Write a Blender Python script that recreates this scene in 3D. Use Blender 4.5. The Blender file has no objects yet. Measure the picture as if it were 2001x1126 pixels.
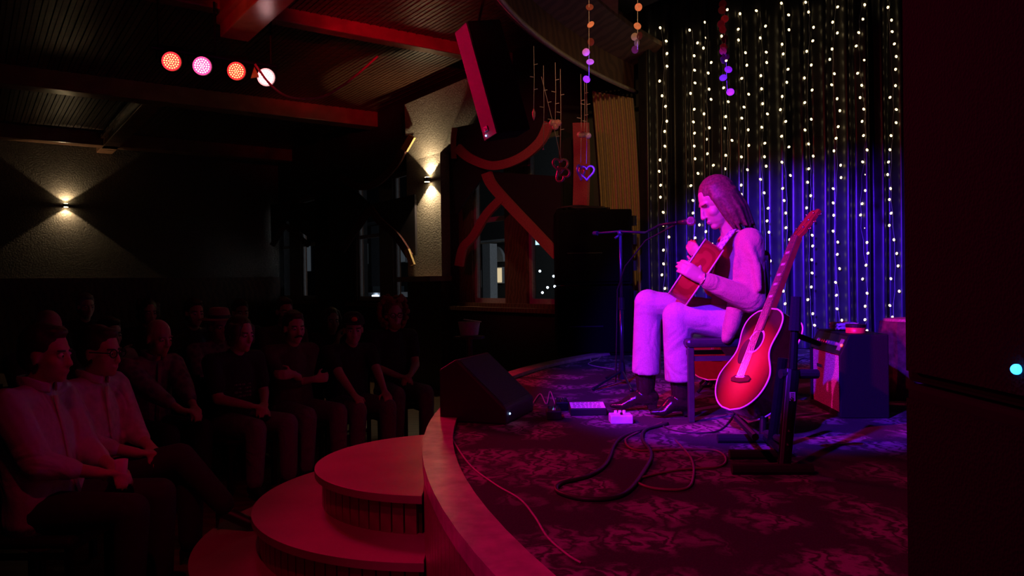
import bpy, bmesh, math, random
from mathutils import Vector as V, Matrix
random.seed(5)
PI=math.pi
sc=bpy.context.scene; col=sc.collection
# ---------------------------------------------------------------- camera
FP=1500.0; TH=.013; PT=-8/1500
Fw=V((0,math.cos(PT),math.sin(PT))); R0=V((1,0,0)); U0=R0.cross(Fw)
Rt=R0*math.cos(TH)-U0*math.sin(TH); Up=U0*math.cos(TH)+R0*math.sin(TH)
CAM=V((0,0,1.45))
cd=bpy.data.cameras.new('camera'); co=bpy.data.objects.new('camera',cd); col.objects.link(co)
m3=Matrix((Rt,Up,-Fw)).transposed()
co.matrix_world=Matrix.Translation(CAM)@m3.to_4x4()
cd.sensor_width=36; cd.lens=FP/2001*36; cd.clip_start=.05; cd.clip_end=200
sc.camera=co
def ray(x,y): return Fw+Rt*((x-1000.5)/FP)-Up*((y-563)/FP)
def P(x,y,d): return CAM+ray(x,y)*d
def G(x,y,z):
    r=ray(x,y); return CAM+r*((z-1.45)/r.z)
A=V((.58,-.82,0)).normalized(); B=V((.82,.58,0)).normalized()     # hall axes: A along window wall, B across
def ST(s,t,z): return A*s+B*t+V((0,0,z))
def WT(x,y,t):                                                    # pixel onto the vertical plane B.p = t
    r=ray(x,y); return CAM+r*(t/(r.dot(B)))
def WS(x,y,s):
    r=ray(x,y); return CAM+r*(s/(r.dot(A)))
# ---------------------------------------------------------------- light and exposure
vs=sc.view_settings; vs.view_transform='Standard'; vs.look='None'; vs.gamma=1; vs.use_curve_mapping=False
vs.exposure=0.0
w=bpy.data.worlds.new('night'); sc.world=w; w.use_nodes=True
w.node_tree.nodes['Background'].inputs[0].default_value=(.02,.025,.05,1); w.node_tree.nodes['Background'].inputs[1].default_value=.02
def spot(name,loc,target,colr,power,size=40,blend=.4,rad=.05):
    l=bpy.data.lights.new(name,'SPOT'); l.energy=power; l.color=colr; l.spot_size=math.radians(size); l.spot_blend=blend; l.shadow_soft_size=rad
    o=bpy.data.objects.new(name,l); col.objects.link(o); o.location=loc
    o.rotation_euler=(V(target)-V(loc)).to_track_quat('-Z','Y').to_euler(); return o
def point(name,loc,colr,power,rad=.05):
    l=bpy.data.lights.new(name,'POINT'); l.energy=power; l.color=colr; l.shadow_soft_size=rad
    o=bpy.data.objects.new(name,l); col.objects.link(o); o.location=loc; return o
RED=(1,.02,.03); BLUE=(.06,.02,1); MAG=(1,.03,.55)
# stage washes: par cans hung on the hall side, out of frame above the camera's left
# bodies are built further down, hung from the ceiling; from the audience spot on, added fill
WASH=[('stage_wash_magenta',(-2.0,2.0,3.6),(1.15,4.2,1.35),(1,.01,.36),950,27,.5,'magenta'),
('stage_wash_blue',(-.95,.7,3.4),(1.75,4.95,1.36),(.10,.01,1),1700,38,.3,'blue'),
('stage_wash_red',(-1.5,.2,3.6),(1.15,2.5,.7),(1,.0,.22),160,56,.9,'crimson'),
('steps_wash_red',(-1.0,1.6,3.7),(-.75,3.75,.4),(1,.0,.08),55,52,.9,'red'),
('audience_fill',(1.2,3.2,4.3),(-2.2,5.0,.9),(1,.0,.14),58,60,.9,'pink'),  # added fill standing in for stage spill on the audience; no such lamp seen
('window_fill_red',(-2.6,3.4,3.75),(.25,8.8,2.4),(1,.0,.12),140,30,.7,'added ruby'),  # added spot that reddens the window trims; source unseen
('drape_fill_blue',(-1.7,1.4,3.6),(3.05,8.1,1.35),(.08,.01,1),9500,19,.7,'added violet blue'),  # added spot, extra blue on the drape beyond the main blue wash
('garland_fill_red',(-2.4,2.4,3.75),(1.0,5.3,3.0),(1,.05,.06),110,30,.8,'added coral'),  # added fill so the hanging discs and hearts show
('curtain_fill',(.45,3.7,3.75),(1.2,8.2,2.6),(1,.55,.2),75,40,.8,'added amber'),  # added warm light for the cream curtain; its source is unseen
('soffit_fill',(.45,3.4,3.3),(.65,6.4,4.0),(1,.5,.15),9,60,.8,'added small amber')]  # added uplight in place of bounce on the stage soffit
for w_ in WASH: spot(*w_[:7])
# ---------------------------------------------------------------- materials
MATS={}
def mat(name,c,rough=.6,metal=0,emit=0,ecol=None,var=.15,scale=30,bump=0,spec=None,sheen=0,kind=None,c2=None,fold=0):
    if name in MATS: return MATS[name]
    m=bpy.data.materials.new(name); m.use_nodes=True; nt=m.node_tree; b=nt.nodes['Principled BSDF']
    b.inputs['Roughness'].default_value=rough; b.inputs['Metallic'].default_value=metal
    if spec is not None: b.inputs['Specular IOR Level'].default_value=spec
    if sheen: b.inputs['Sheen Weight'].default_value=sheen
    tc=nt.nodes.new('ShaderNodeTexCoord')
    if kind=='wood':
        mp=nt.nodes.new('ShaderNodeMapping'); mp.inputs['Scale'].default_value=(3,3,3)
        nz=nt.nodes.new('ShaderNodeTexWave'); nz.wave_type='RINGS'; nz.inputs['Scale'].default_value=scale; nz.inputs['Distortion'].default_value=7; nz.inputs['Detail'].default_value=3; nz.inputs['Detail Scale'].default_value=1.2
        nt.links.new(tc.outputs['Object'],mp.inputs[0]); nt.links.new(mp.outputs[0],nz.inputs[0])
    elif kind=='voronoi':
        nz=nt.nodes.new('ShaderNodeTexVoronoi'); nz.inputs['Scale'].default_value=scale; nt.links.new(tc.outputs['Object'],nz.inputs[0])
    else:
        nz=nt.nodes.new('ShaderNodeTexNoise'); nz.inputs['Scale'].default_value=scale; nz.inputs['Detail'].default_value=5; nt.links.new(tc.outputs['Object'],nz.inputs[0])
    rp=nt.nodes.new('ShaderNodeValToRGB')
    c=tuple(c); d=tuple(c2) if c2 else tuple(max(0,x*(1-var)) for x in c); e=c if c2 else tuple(min(1,x*(1+var)) for x in c)
    rp.color_ramp.elements[0].position=.3; rp.color_ramp.elements[1].position=.7
    rp.color_ramp.elements[0].color=(*d,1); rp.color_ramp.elements[1].color=(*e,1)
    nt.links.new(nz.outputs[0],rp.inputs[0]); nt.links.new(rp.outputs[0],b.inputs['Base Color'])
    if bump:
        bp=nt.nodes.new('ShaderNodeBump'); bp.inputs['Strength'].default_value=bump; bp.inputs['Distance'].default_value=.01
        nt.links.new(nz.outputs[0],bp.inputs['Height']); nt.links.new(bp.outputs[0],b.inputs['Normal'])
    if fold:
        fz=nt.nodes.new('ShaderNodeTexNoise'); fz.inputs['Scale'].default_value=4.5; fz.inputs['Detail'].default_value=2; fz.inputs['Distortion'].default_value=1.6; nt.links.new(tc.outputs['Object'],fz.inputs[0])
        fb=nt.nodes.new('ShaderNodeBump'); fb.inputs['Strength'].default_value=fold; fb.inputs['Distance'].default_value=.07; nt.links.new(fz.outputs[0],fb.inputs['Height'])
        if bump: nt.links.new(bp.outputs[0],fb.inputs['Normal'])
        nt.links.new(fb.outputs[0],b.inputs['Normal'])
    if emit: b.inputs['Emission Color'].default_value=(*(ecol or c),1); b.inputs['Emission Strength'].default_value=emit
    MATS[name]=m; return m
def carpet():
    m=bpy.data.materials.new('carpet'); m.use_nodes=True; nt=m.node_tree; b=nt.nodes['Principled BSDF']; N=nt.nodes.new; L=nt.links.new
    b.inputs['Roughness'].default_value=.95; b.inputs['Specular IOR Level'].default_value=.1
    tc=N('ShaderNodeTexCoord')
    n1=N('ShaderNodeTexNoise'); n1.inputs['Scale'].default_value=9; n1.inputs['Detail'].default_value=4; L(tc.outputs['Object'],n1.inputs[0])
    mx=N('ShaderNodeVectorMath'); mx.operation='MULTIPLY_ADD'; mx.inputs[1].default_value=(.22,.22,0); L(n1.outputs['Color'],mx.inputs[0]); L(tc.outputs['Object'],mx.inputs[2])
    v=N('ShaderNodeTexVoronoi'); v.inputs['Scale'].default_value=3.6; L(mx.outputs[0],v.inputs[0])
    w_=N('ShaderNodeTexWave'); w_.inputs['Scale'].default_value=5; w_.inputs['Distortion'].default_value=9; w_.inputs['Detail'].default_value=3; w_.inputs['Detail Scale'].default_value=2.2; L(mx.outputs[0],w_.inputs[0])
    r1=N('ShaderNodeValToRGB'); r1.color_ramp.elements[0].position=.30; r1.color_ramp.elements[0].color=(1,1,1,1); r1.color_ramp.elements[1].position=.60; r1.color_ramp.elements[1].color=(0,0,0,1); L(v.outputs['Distance'],r1.inputs[0])
    mu=N('ShaderNodeMath'); mu.operation='MULTIPLY'; L(r1.outputs[0],mu.inputs[0]); L(w_.outputs['Fac'],mu.inputs[1])
    n2=N('ShaderNodeTexNoise'); n2.inputs['Scale'].default_value=160; L(tc.outputs['Object'],n2.inputs[0])
    m2=N('ShaderNodeMath'); m2.operation='MULTIPLY_ADD'; m2.inputs[1].default_value=.25; L(n2.outputs[0],m2.inputs[0]); L(mu.outputs[0],m2.inputs[2])
    r2=N('ShaderNodeValToRGB'); r2.color_ramp.elements[0].position=.12; r2.color_ramp.elements[0].color=(.05,.045,.05,1); r2.color_ramp.elements[1].position=.85; r2.color_ramp.elements[1].color=(.30,.26,.26,1); L(m2.outputs[0],r2.inputs[0])
    L(r2.outputs[0],b.inputs['Base Color'])
    bp=N('ShaderNodeBump'); bp.inputs['Strength'].default_value=.35; bp.inputs['Distance'].default_value=.01; L(n2.outputs[0],bp.inputs['Height']); L(bp.outputs[0],b.inputs['Normal'])
    return m
def sunburst():
    m=bpy.data.materials.new('sunburst_lacquer'); m.use_nodes=True; nt=m.node_tree; b=nt.nodes['Principled BSDF']; N=nt.nodes.new; L=nt.links.new
    b.inputs['Roughness'].default_value=.18
    tc=N('ShaderNodeTexCoord'); mp=N('ShaderNodeMapping'); mp.inputs['Location'].default_value=(0,-.19*3.3,0); mp.inputs['Scale'].default_value=(4.6,3.3,0); L(tc.outputs['Object'],mp.inputs[0])
    ln=N('ShaderNodeVectorMath'); ln.operation='LENGTH'; L(mp.outputs[0],ln.inputs[0])
    r=N('ShaderNodeValToRGB'); e=r.color_ramp.elements; e[0].position=.1; e[0].color=(.75,.27,.06,1); e[1].position=.85; e[1].color=(.03,.008,.006,1); x=e.new(.5); x.color=(.4,.07,.02,1)
    L(ln.outputs['Value'],r.inputs[0]); L(r.outputs[0],b.inputs['Base Color']); return m
BLK=mat('black_paint',(.012,.012,.013),.5); BLKM=mat('black_metal',(.02,.02,.024),.35,.6); CHR=mat('chrome',(.7,.7,.72),.2,1)
# ---------------------------------------------------------------- mesh helpers
class MB:
    def __init__(s): s.v=[]; s.f=[]
    def add(s,vs,fs):
        n=len(s.v); s.v+=[V(v) for v in vs]; s.f+=[tuple(i+n for i in f) for f in fs]; return s
    def box(s,c,d,M=None):
        x,y,z=[k/2 for k in d]; pts=[V((a*x,b*y,e*z)) for e in(-1,1) for b in(-1,1) for a in(-1,1)]
        if M is not None: pts=[M@p for p in pts]
        c=V(c); return s.add([p+c for p in pts],[(0,2,3,1),(4,5,7,6),(0,1,5,4),(2,6,7,3),(0,4,6,2),(1,3,7,5)])
    def hexa(s,p): return s.add(p,[(0,3,2,1),(4,5,6,7),(0,1,5,4),(1,2,6,5),(2,3,7,6),(3,0,4,7)])   # bottom ring, top ring
    def tube(s,pts,rad,n=10,side=None,cap=True):
        pts=[V(p) for p in pts]; K=len(pts)
        if not isinstance(rad,(list,tuple)): rad=[rad]*K
        vs=[]; prev=None
        for i,p in enumerate(pts):
            t=(pts[min(i+1,K-1)]-pts[max(i-1,0)]).normalized()
            ref=V(side) if side is not None else (prev if prev is not None else (V((0,0,1)) if abs(t.z)<.9 else V((1,0,0))))
            a=(ref-t*ref.dot(t)).normalized(); b=t.cross(a); prev=a
            r=rad[i]; rx,ry=r if isinstance(r,(tuple,list)) else (r,r)
            vs+=[p+a*(rx*math.cos(2*PI*k/n))+b*(ry*math.sin(2*PI*k/n)) for k in range(n)]
        fs=[(i*n+k,i*n+(k+1)%n,(i+1)*n+(k+1)%n,(i+1)*n+k) for i in range(K-1) for k in range(n)]
        if cap: fs+=[tuple(range(n))[::-1],tuple((K-1)*n+k for k in range(n))]
        return s.add(vs,fs)
    def cap(s,pts,rad,n=12,side=None):                           # tube with rounded ends
        pts=[V(p) for p in pts]; rad=list(rad) if isinstance(rad,(list,tuple)) else [rad]*len(pts)
        g=lambda r,k:(r[0]*k,r[1]*k) if isinstance(r,(tuple,list)) else r*k
        m_=lambda r:min(r) if isinstance(r,(tuple,list)) else r
        d0=(pts[0]-pts[1]).normalized(); d1=(pts[-1]-pts[-2]).normalized()
        p2=[pts[0]+d0*m_(rad[0])*k for k in(.95,.7)]+pts+[pts[-1]+d1*m_(rad[-1])*k for k in(.7,.95)]
        r2=[g(rad[0],.3),g(rad[0],.72)]+rad+[g(rad[-1],.72),g(rad[-1],.3)]
        return s.tube(p2,r2,n,side)
    def ell(s,c,r,M=None,n=14,m=9):
        r=(r,r,r) if not isinstance(r,(tuple,list)) else r; vs=[V((0,0,r[2]))]
        for i in range(1,m):
            a=PI*i/m
            for k in range(n): b=2*PI*k/n; vs.append(V((r[0]*math.sin(a)*math.cos(b),r[1]*math.sin(a)*math.sin(b),r[2]*math.cos(a))))
        vs.append(V((0,0,-r[2])))
        if M is not None: vs=[M@p for p in vs]
        c=V(c); fs=[(0,1+k,1+(k+1)%n) for k in range(n)]
        for i in range(m-2): fs+=[(1+i*n+k,1+(i+1)*n+k,1+(i+1)*n+(k+1)%n,1+i*n+(k+1)%n) for k in range(n)]
        l=len(vs)-1; fs+=[(l,1+(m-2)*n+(k+1)%n,1+(m-2)*n+k) for k in range(n)]
        return s.add([p+c for p in vs],fs)
    def lathe(s,prof,c=(0,0,0),M=None,n=24,ends=True):
        vs=[]; 
        for r,z in prof: vs+=[V((r*math.cos(2*PI*k/n),r*math.sin(2*PI*k/n),z)) for k in range(n)]
        if M is not None: vs=[M@p for p in vs]
        c=V(c); K=len(prof); fs=[(i*n+k,i*n+(k+1)%n,(i+1)*n+(k+1)%n,(i+1)*n+k) for i in range(K-1) for k in range(n)]
        if ends: fs+=[tuple(range(n))[::-1],tuple((K-1)*n+k for k in range(n))]
        return s.add([p+c for p in vs],fs)
    def prism(s,poly,z0,z1,M=None):
        n=len(poly); vs=[V((x,y,z0)) for x,y in poly]+[V((x,y,z1)) for x,y in poly]
        if M is not None: vs=[M@p for p in vs]
        return s.add(vs,[tuple(range(n))[::-1],tuple(range(n,2*n))]+[(k,(k+1)%n,n+(k+1)%n,n+k) for k in range(n)])
    def sheet(s,rows):                                           # grid of points
        m=len(rows[0]); return s.add([p for r in rows for p in r],[(i*m+k,i*m+k+1,(i+1)*m+k+1,(i+1)*m+k) for i in range(len(rows)-1) for k in range(m-1)])
    def mesh(s,name,smooth=False):
        me=bpy.data.meshes.new(name); me.from_pydata([tuple(v) for v in s.v],[],s.f); me.validate(); bm=bmesh.new(); bm.from_mesh(me); bmesh.ops.recalc_face_normals(bm,faces=bm.faces); bm.to_mesh(me); bm.free()
        if smooth:
            for p in me.polygons: p.use_smooth=True
        return me
REM=[]
def tag(o,label=None,cat=None,group=None,kind=None):
    for k,v in(('label',label),('category',cat),('group',group),('kind',kind)):
        if v: o[k]=v
    return o
def link(name,data,parent=None,m=None):
    o=bpy.data.objects.new(name,data); col.objects.link(o)
    if m is not None and data is not None and not data.materials: data.materials.append(m)
    if parent is not None: o.parent=parent; o.matrix_parent_inverse=parent.matrix_world.inverted()
    return o
def ob(name,mb,m,parent=None,smooth=False,bevel=0,remesh=0,solid=0,sm=3):
    o=link(name,mb.mesh(name,smooth or remesh>0),parent,m)
    if remesh:
        a=o.modifiers.new('r','REMESH'); a.mode='VOXEL'; a.voxel_size=remesh; a.use_smooth_shade=True
        if sm: b=o.modifiers.new('s','SMOOTH'); b.factor=.5; b.iterations=sm
        REM.append(o)
    if solid: a=o.modifiers.new('t','SOLIDIFY'); a.thickness=solid; a.offset=0
    if bevel: a=o.modifiers.new('b','BEVEL'); a.width=bevel; a.segments=2; a.limit_method='ANGLE'
    return o
def thing(name,label,cat,loc=(0,0,0),group=None,M=None):
    o=bpy.data.objects.new(name,None); col.objects.link(o); o.empty_display_size=.1
    o.matrix_world=M if M is not None else Matrix.Translation(V(loc)); return tag(o,label,cat,group)
def frame(o,x,y,z):                                              # matrix from origin and axes
    M=Matrix((V(x),V(y),V(z))).transposed().to_4x4(); M.translation=V(o); return M
def local(name,mb,m,root,**k):                                   # geometry given in the root's own axes
    o=ob(name,mb,m,None,**k); o.parent=root; return o
def inst(name,me,parent,M): # shared mesh piece placed in world axes
    o=bpy.data.objects.new(name,me); col.objects.link(o); o.parent=parent; o.matrix_parent_inverse=parent.matrix_world.inverted(); o.matrix_world=M; return o
# ================================================================ SETTING
ARC=(5.75,4.0,6.17)
def arcx(y,dr=0): return ARC[0]-math.sqrt((ARC[2]+dr)**2-(y-ARC[1])**2)
ZS=.72
wood_dark=mat('dark_wood',(.09,.04,.022),.35,kind='wood',scale=1.5,c2=(.05,.02,.012))
wood_red=mat('varnished_wood',(.30,.17,.13),.35,scale=12,var=.25)
plaster=mat('rough_plaster',(.30,.27,.23),.9,scale=45,bump=.9,var=.25)
darkwall=mat('dark_paint_wall',(.03,.026,.026),.8)
def struct(name,mb,m,**k): return tag(ob(name,mb,m,**k),kind='structure')
f=MB(); f.box((-3,6,-.05),(26,36,.1)); floor=struct('floor',f,mat('worn_floorboards',(.13,.07,.045),.4,kind='wood',scale=.8,c2=(.08,.04,.025)))
# stage: carpet deck, curved wooden rim, beadboard face
ys=[-1.2+9.6*i/48 for i in range(49)]
deck=[(arcx(y,-.11),y) for y in ys]+[(7,8.4),(7,-1.2)]
s=MB(); s.prism(deck,.05,ZS); stage=struct('stage',s,carpet())
r=MB()
for i in range(48):
    y0,y1=ys[i],ys[i+1]; q=[(arcx(y0,-.12),y0),(arcx(y0,.015),y0),(arcx(y1,.015),y1),(arcx(y1,-.12),y1)]
    r.hexa([V((*p,.685)) for p in q]+[V((*p,.745)) for p in q])
ob('stage_rim',r,mat('rim_wood',(.62,.44,.40),.26,scale=14,var=.22,bump=.15),stage)
bw=.075; bmb=MB(); bmb.box((0,0,0),(.02,bw-.008,.67)); bme=bmb.mesh('board'); bme.materials.append(wood_red)
k=0; y=-1.0
while y<8.2:
    c=V((arcx(y,0),y,.345)); ang=math.atan2(y-ARC[1],c.x-ARC[0])
    inst('board',bme,stage,Matrix.Translation(c)@Matrix.Rotation(ang,4,'Z')); y+=bw*abs(math.cos(ang)) 
# round steps
SC=V((-.32,4.0,0))
for nm,rad,z0,z1,lab in(('round_step',1.28,0,.18,'lowest and widest round wooden step on the hall floor'),('round_step',1.0,.18,.36,'middle round wooden step with beadboard riser'),('round_step',.70,.36,.54,'topmost and smallest round wooden step against the stage rim')):
    st=thing(nm,lab,'step',SC+V((0,0,z0)),group='round stage steps')
    def disc(rr,za,zb):
        pts=[]
        for i in range(73):
            a=PI*.42+PI*1.16*i/72; x=SC.x+rr*math.cos(a); yy=SC.y+rr*math.sin(a); pts.append((min(x,arcx(yy,.02)),yy))
        q=MB(); q.prism(pts,za,zb); return q
    ob('tread',disc(rad,z1-.035,z1),mat('step_wood',(.42,.29,.25),.36,scale=3.5,var=.14),st,bevel=.012)
    ob('core',disc(rad-.06,z0,z1-.035),wood_dark,st)
    pb=MB(); pb.box((0,0,0),(.018,.052,z1-z0-.036)); pm=pb.mesh('board'); pm.materials.append(wood_red)
    n=int(PI*1.1*(rad-.04)/.06)
    for i in range(n):
        a=PI*.45+PI*1.1*i/n; c=SC+V(((rad-.045)*math.cos(a),(rad-.045)*math.sin(a),(z0+z1-.036)/2))
        if c.x<arcx(c.y,.02): inst('board',pm,st,Matrix.Translation(c)@Matrix.Rotation(a,4,'Z'))
# hall: window wall (t=5), sconce wall (s=-16.2), ceiling
TW=5.4; SL=-16.2; ZC=4.25
def sw(px): return WT(px,560,TW).dot(A)
def wbox(mb,s0,s1,t0,t1,z0,z1):
    return mb.hexa([ST(s0,t0,z0),ST(s1,t0,z0),ST(s1,t1,z0),ST(s0,t1,z0),ST(s0,t0,z1),ST(s1,t0,z1),ST(s1,t1,z1),ST(s0,t1,z1)])
bays=[(535,618),(688,812),(893,1100)]
ZSILL,ZTOP=1.16,3.25
wl=MB(); SE=sw(1104)
wbox(wl,SL,SE,TW,TW+.3,0,ZSILL); wbox(wl,SL,SE,TW,TW+.3,ZTOP,ZC+.3)
edges=[SL]+[sw(x) for b in bays for x in b]+[SE]
for i in range(0,len(edges),2): wbox(wl,edges[i],edges[i+1],TW,TW+.3,ZSILL,ZTOP)
wallb=struct('wall_back',wl,darkwall)
sash=mat('sash_wood',(.16,.07,.04),.4,kind='wood',scale=2,c2=(.1,.04,.02))
gl=bpy.data.materials.new('window_glass'); gl.use_nodes=True; gb=gl.node_tree.nodes['Principled BSDF']; gb.inputs['Transmission Weight'].default_value=1; gb.inputs['Roughness'].default_value=0; gb.inputs['IOR'].default_value=1.05; gb.inputs['Base Color'].default_value=(.9,.95,1,1)
def win(n,b,panes):
    s0,s1=sw(b[0]),sw(b[1]); m=MB()
    wbox(m,s0,s1,TW+.0,TW+.2,ZSILL,ZSILL+.05); wbox(m,s0,s1,TW+.05,TW+.2,ZTOP-.06,ZTOP)
    xs=[s0]+[sw(x) for p in panes for x in p]+[s1]
    for i in range(0,len(xs),2):
        if xs[i+1]-xs[i]>.01: wbox(m,xs[i],xs[i+1],TW+.04,TW+.18,ZSILL+.05,ZTOP-.06)
    o=struct('window_%d'%n,m,sash)
    for p in panes:
        a,b2=sw(p[0]),sw(p[1]); f=MB()
        for u in(a,b2-.05): wbox(f,u,u+.05,TW+.08,TW+.13,ZSILL+.05,ZTOP-.06)
        for z in(ZSILL+.05,2.25,ZTOP-.12): wbox(f,a,b2,TW+.085,TW+.125,z,z+.06)
        sf=ob('sash_frame',f,mat('white_sash',(.4,.36,.34),.5),o)
        g=MB(); wbox(g,a+.04,b2-.04,TW+.10,TW+.106,ZSILL+.1,ZTOP-.1); ob('pane',g,gl,o)
    sl=MB(); wbox(sl,s0-.08,s1+.08,TW-.1,TW+.02,ZSILL-.05,ZSILL); ob('window_sill',sl,sash,o)
win(1,bays[0],[(540,563),(584,613)]); win(2,bays[1],[(693,738),(764,809)]); win(3,bays[2],[(918,982),(1024,1090)])
# plastered pillar with flared head, chair rail
pl=MB(); a0,a1=sw(814),sw(881)
wbox(pl,a0,a1,TW-.14,TW+.02,1.56,3.25)
am,ad=(a0+a1)/2,(a1-a0)/2
sA,sB=WT(790,175,TW-.35).dot(A),WT(932,160,TW-.35).dot(A)
q=[ST(am-ad,TW-.14,3.25),ST(am+ad,TW-.14,3.25),ST(am+ad,TW+.02,3.25),ST(am-ad,TW+.02,3.25),ST(sA,TW-.35,4.0),ST(sB,TW-.35,4.0),ST(sB,TW+.02,4.0),ST(sA,TW+.02,4.0)]
pl.hexa(q); pil=tag(ob('pillar',pl,plaster),'grey rough plastered pillar with flared top between two windows','pillar')
pr=MB(); wbox(pr,a0-.03,a1+.03,TW-.34,TW,1.50,1.57); ob('rail',pr,wood_red,pil); pd=MB(); wbox(pd,a0,a1,TW-.15,TW,0,1.5); ob('wainscot',pd,wood_dark,pil)
wl=MB(); wbox(wl,SL-.3,SL,-12,TW+.3,0,ZC+.3); walll=struct('wall_left',wl,mat('left_plaster',(.17,.15,.125),.9,scale=40,bump=1.0,var=.3))
wd=MB(); wbox(wd,SL,SL+.04,-12,TW,0,1.58); ob('wainscot',wd,wood_dark,walll)
tr=MB(); wbox(tr,SL,SL+.08,-12,TW,1.58,1.66); struct('trim_1',tr,wood_dark)
# ceiling boards run along A; every board is a piece
cl=MB(); wbox(cl,SL,-1.5,-12,TW+.3,ZC+.03,ZC+.1); ceil=struct('ceiling',cl,darkwall)
t=-4.0
boardm=mat('ceiling_board',(.13,.06,.035),.38,kind='wood',scale=1,c2=(.08,.035,.02))
while t<TW:
    s_=SL+.05
    e=SL+.05
    while e<2 and not((p:=ST(e,t,0)).y<8 and p.x>arcx(max(-1,min(8.8,p.y)),.25)) and p.y>.2: e+=.1
    c=MB(); wbox(c,s_,e,t+.006,t+.104,ZC-.012,ZC+.03); wbox(c,s_,e,t+.05,t+.058,ZC-.02,ZC); ob('board',c,boardm,ceil); t+=.11
nb=0
beamm=mat('beam_varnish',(.33,.16,.09),.25,scale=5,var=.2)
def beam(s0,s1,t0,t1,z0=3.83):
    global nb; nb+=1
    m=MB(); wbox(m,s0,s1,t0,t1,z0,ZC); o=struct('ceiling_beam_%d'%nb,m,beamm,bevel=.012)
    if abs(s1-s0)>abs(t1-t0):
        for tt in(t0-.05,t1): mm=MB(); wbox(mm,s0,s1,tt,tt+.05,z0+.12,z0+.17); ob('moulding',mm,beamm,o)
    return o
beam(-7.55,-4.3,1.98,2.25); beam(-7.72,-7.55,-4,TW,4.1); beam(-11.6,-11.3,-4,TW,4.0); beam(-15.6,-15.3,-4,TW,4.0); beam(SL,-11.6,1.98,2.25,4.0); beam(SL,-11.6,-1.7,-1.43,4.0)  # first beam stops where shadow cuts it off: shade put into its shape
# stage overhead: curved fascia, track, plaster soffit
fa=MB(); rows=[]
ysf=[4.6+3.65*i/40 for i in range(41)]
def trk(y,dr=0): # curved track in plan through (-.1,5.0) and (1.12,7.6)
    u=(y-5.5)/2.7; return V((-.09+.768*u+.622*u*u+dr,y,0))
for i in range(40):
    q=[trk(ysf[i]),trk(ysf[i],-.06),trk(ysf[i+1],-.06),trk(ysf[i+1])]
    fa.hexa([p+V((0,0,3.52)) for p in q]+[p+V((0,0,4.6)) for p in q])
struct('trim_2',fa,mat('fascia_wood',(.16,.07,.04),.6,kind='wood',scale=1,c2=(.1,.04,.025)))
tk=MB(); tk.tube([trk(y,.03)+V((0,0,3.49)) for y in ysf],.022,8); track=tag(ob('curtain_track',tk,mat('track_metal',(.45,.38,.3),.4,.3),smooth=True),'long curved pale curtain track above the stage edge','curtain track')
so=MB(); pts=[(min(trk(y,.35).x,.142*y),y) for y in ysf if trk(y).x<.142*y]; pts+=[(.142*4.6+.02,4.6)]; so.prism(pts,3.98,4.05); struct('ceiling_stage',so,mat('ochre_plaster',(.38,.21,.09),.85,scale=20,bump=.2))
sb=MB()
for i in range(40):
    q=[trk(ysf[i],.0),trk(ysf[i],.36),trk(ysf[i+1],.36),trk(ysf[i+1],.0)]
    sb.hexa([p+V((0,0,3.78 if k in(0,3) else 3.95)) for k,p in enumerate(q)]+[p+V((0,0,4.0)) for p in q])
struct('trim_3',sb,MATS['fascia_wood'])
wr=MB(); wr.box((4.0,8.95,2.6),(6.7,.12,5.2)); struct('wall_stage',wr,BLK)
# ================================================================ people machinery
def ik(a,b,l1,l2,pole):
    a,b=V(a),V(b); d=b-a; L=min(d.length,(l1+l2)*.998); dn=d.normalized(); x=(l1*l1-l2*l2+L*L)/(2*L); h=math.sqrt(max(0,l1*l1-x*x))
    po=V(pole)-dn*V(pole).dot(dn); return a+dn*x+po.normalized()*h
def hand(mb,wr,d,n,thumb,curl=.5,k=1.0,spread=.0):
    wr=V(wr); d=V(d).normalized(); n=V(n); n=(n-d*n.dot(d)).normalized(); s=d.cross(n)*thumb
    mb.cap([wr-d*.02,wr+d*.03*k,wr+d*.082*k],[(.026*k,.019*k),(.038*k,.017*k),(.04*k,.013*k)],10,side=s)
    for i,(o,l) in enumerate(((.031,.9),(.0105,1.0),(-.0105,.95),(-.031,.75))):
        p=wr+d*(.083-.004*abs(i-1.2))*k+s*o*k; a=0; pts=[p-d*.015]; 
        for j,L in enumerate((.042,.027,.02)):
            a+=curl*(1,1.1,.7)[j]; pts.append(p); dd=d*math.cos(a)-n*math.sin(a)+s*(o*spread*4); p=p+dd*L*l*k
        pts.append(p); mb.cap(pts,[.0095*k,.0095*k,.0088*k,.008*k,.007*k],8)
    p=wr+d*.025*k+s*.028*k; q=p+(d*.55+s*.75-n*.25).normalized()*.042*k; r_=q+(d*.9+s*.15-n*.5).normalized()*.032*k
    mb.cap([p-s*.012,q,r_],[.013*k,.011*k,.0085*k],8)
skinm=mat('skin',(.58,.37,.28),.5,var=.06,scale=60)
def headshape(mb,M,k=1.0):
    def e(c,r): mb.ell(M@(V(c)*k),tuple(x*k for x in r),M.to_3x3())
    e((-.012,0,.035),(.098,.076,.098)); e((.028,0,-.04),(.062,.058,.078)); e((.062,0,-.098),(.026,.026,.02)); e((.066,0,.028),(.026,.05,.02))
    e((.048,.036,-.025),(.032,.028,.03)); e((.048,-.036,-.025),(.032,.028,.03)); e((.0,.0,-.07),(.05,.052,.05))
    mb.cap([M@(V((.086,0,.012))*k),M@(V((.099,0,-.018))*k),M@(V((.105,0,-.034))*k)],[.010*k,.011*k,.0125*k],8)
    e((.1,.011,-.038),(.011,.008,.007)); e((.1,-.011,-.038),(.011,.008,.007))
    e((.086,0,-.064),(.012,.024,.0065)); e((.083,0,-.075),(.012,.021,.007))
    for s in(1,-1): e((-.008,.078*s,-.005),(.02,.009,.032))
eyew=mat('eye',(.75,.72,.7),.2); eyed=mat('iris',(.03,.02,.015),.2)
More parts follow.
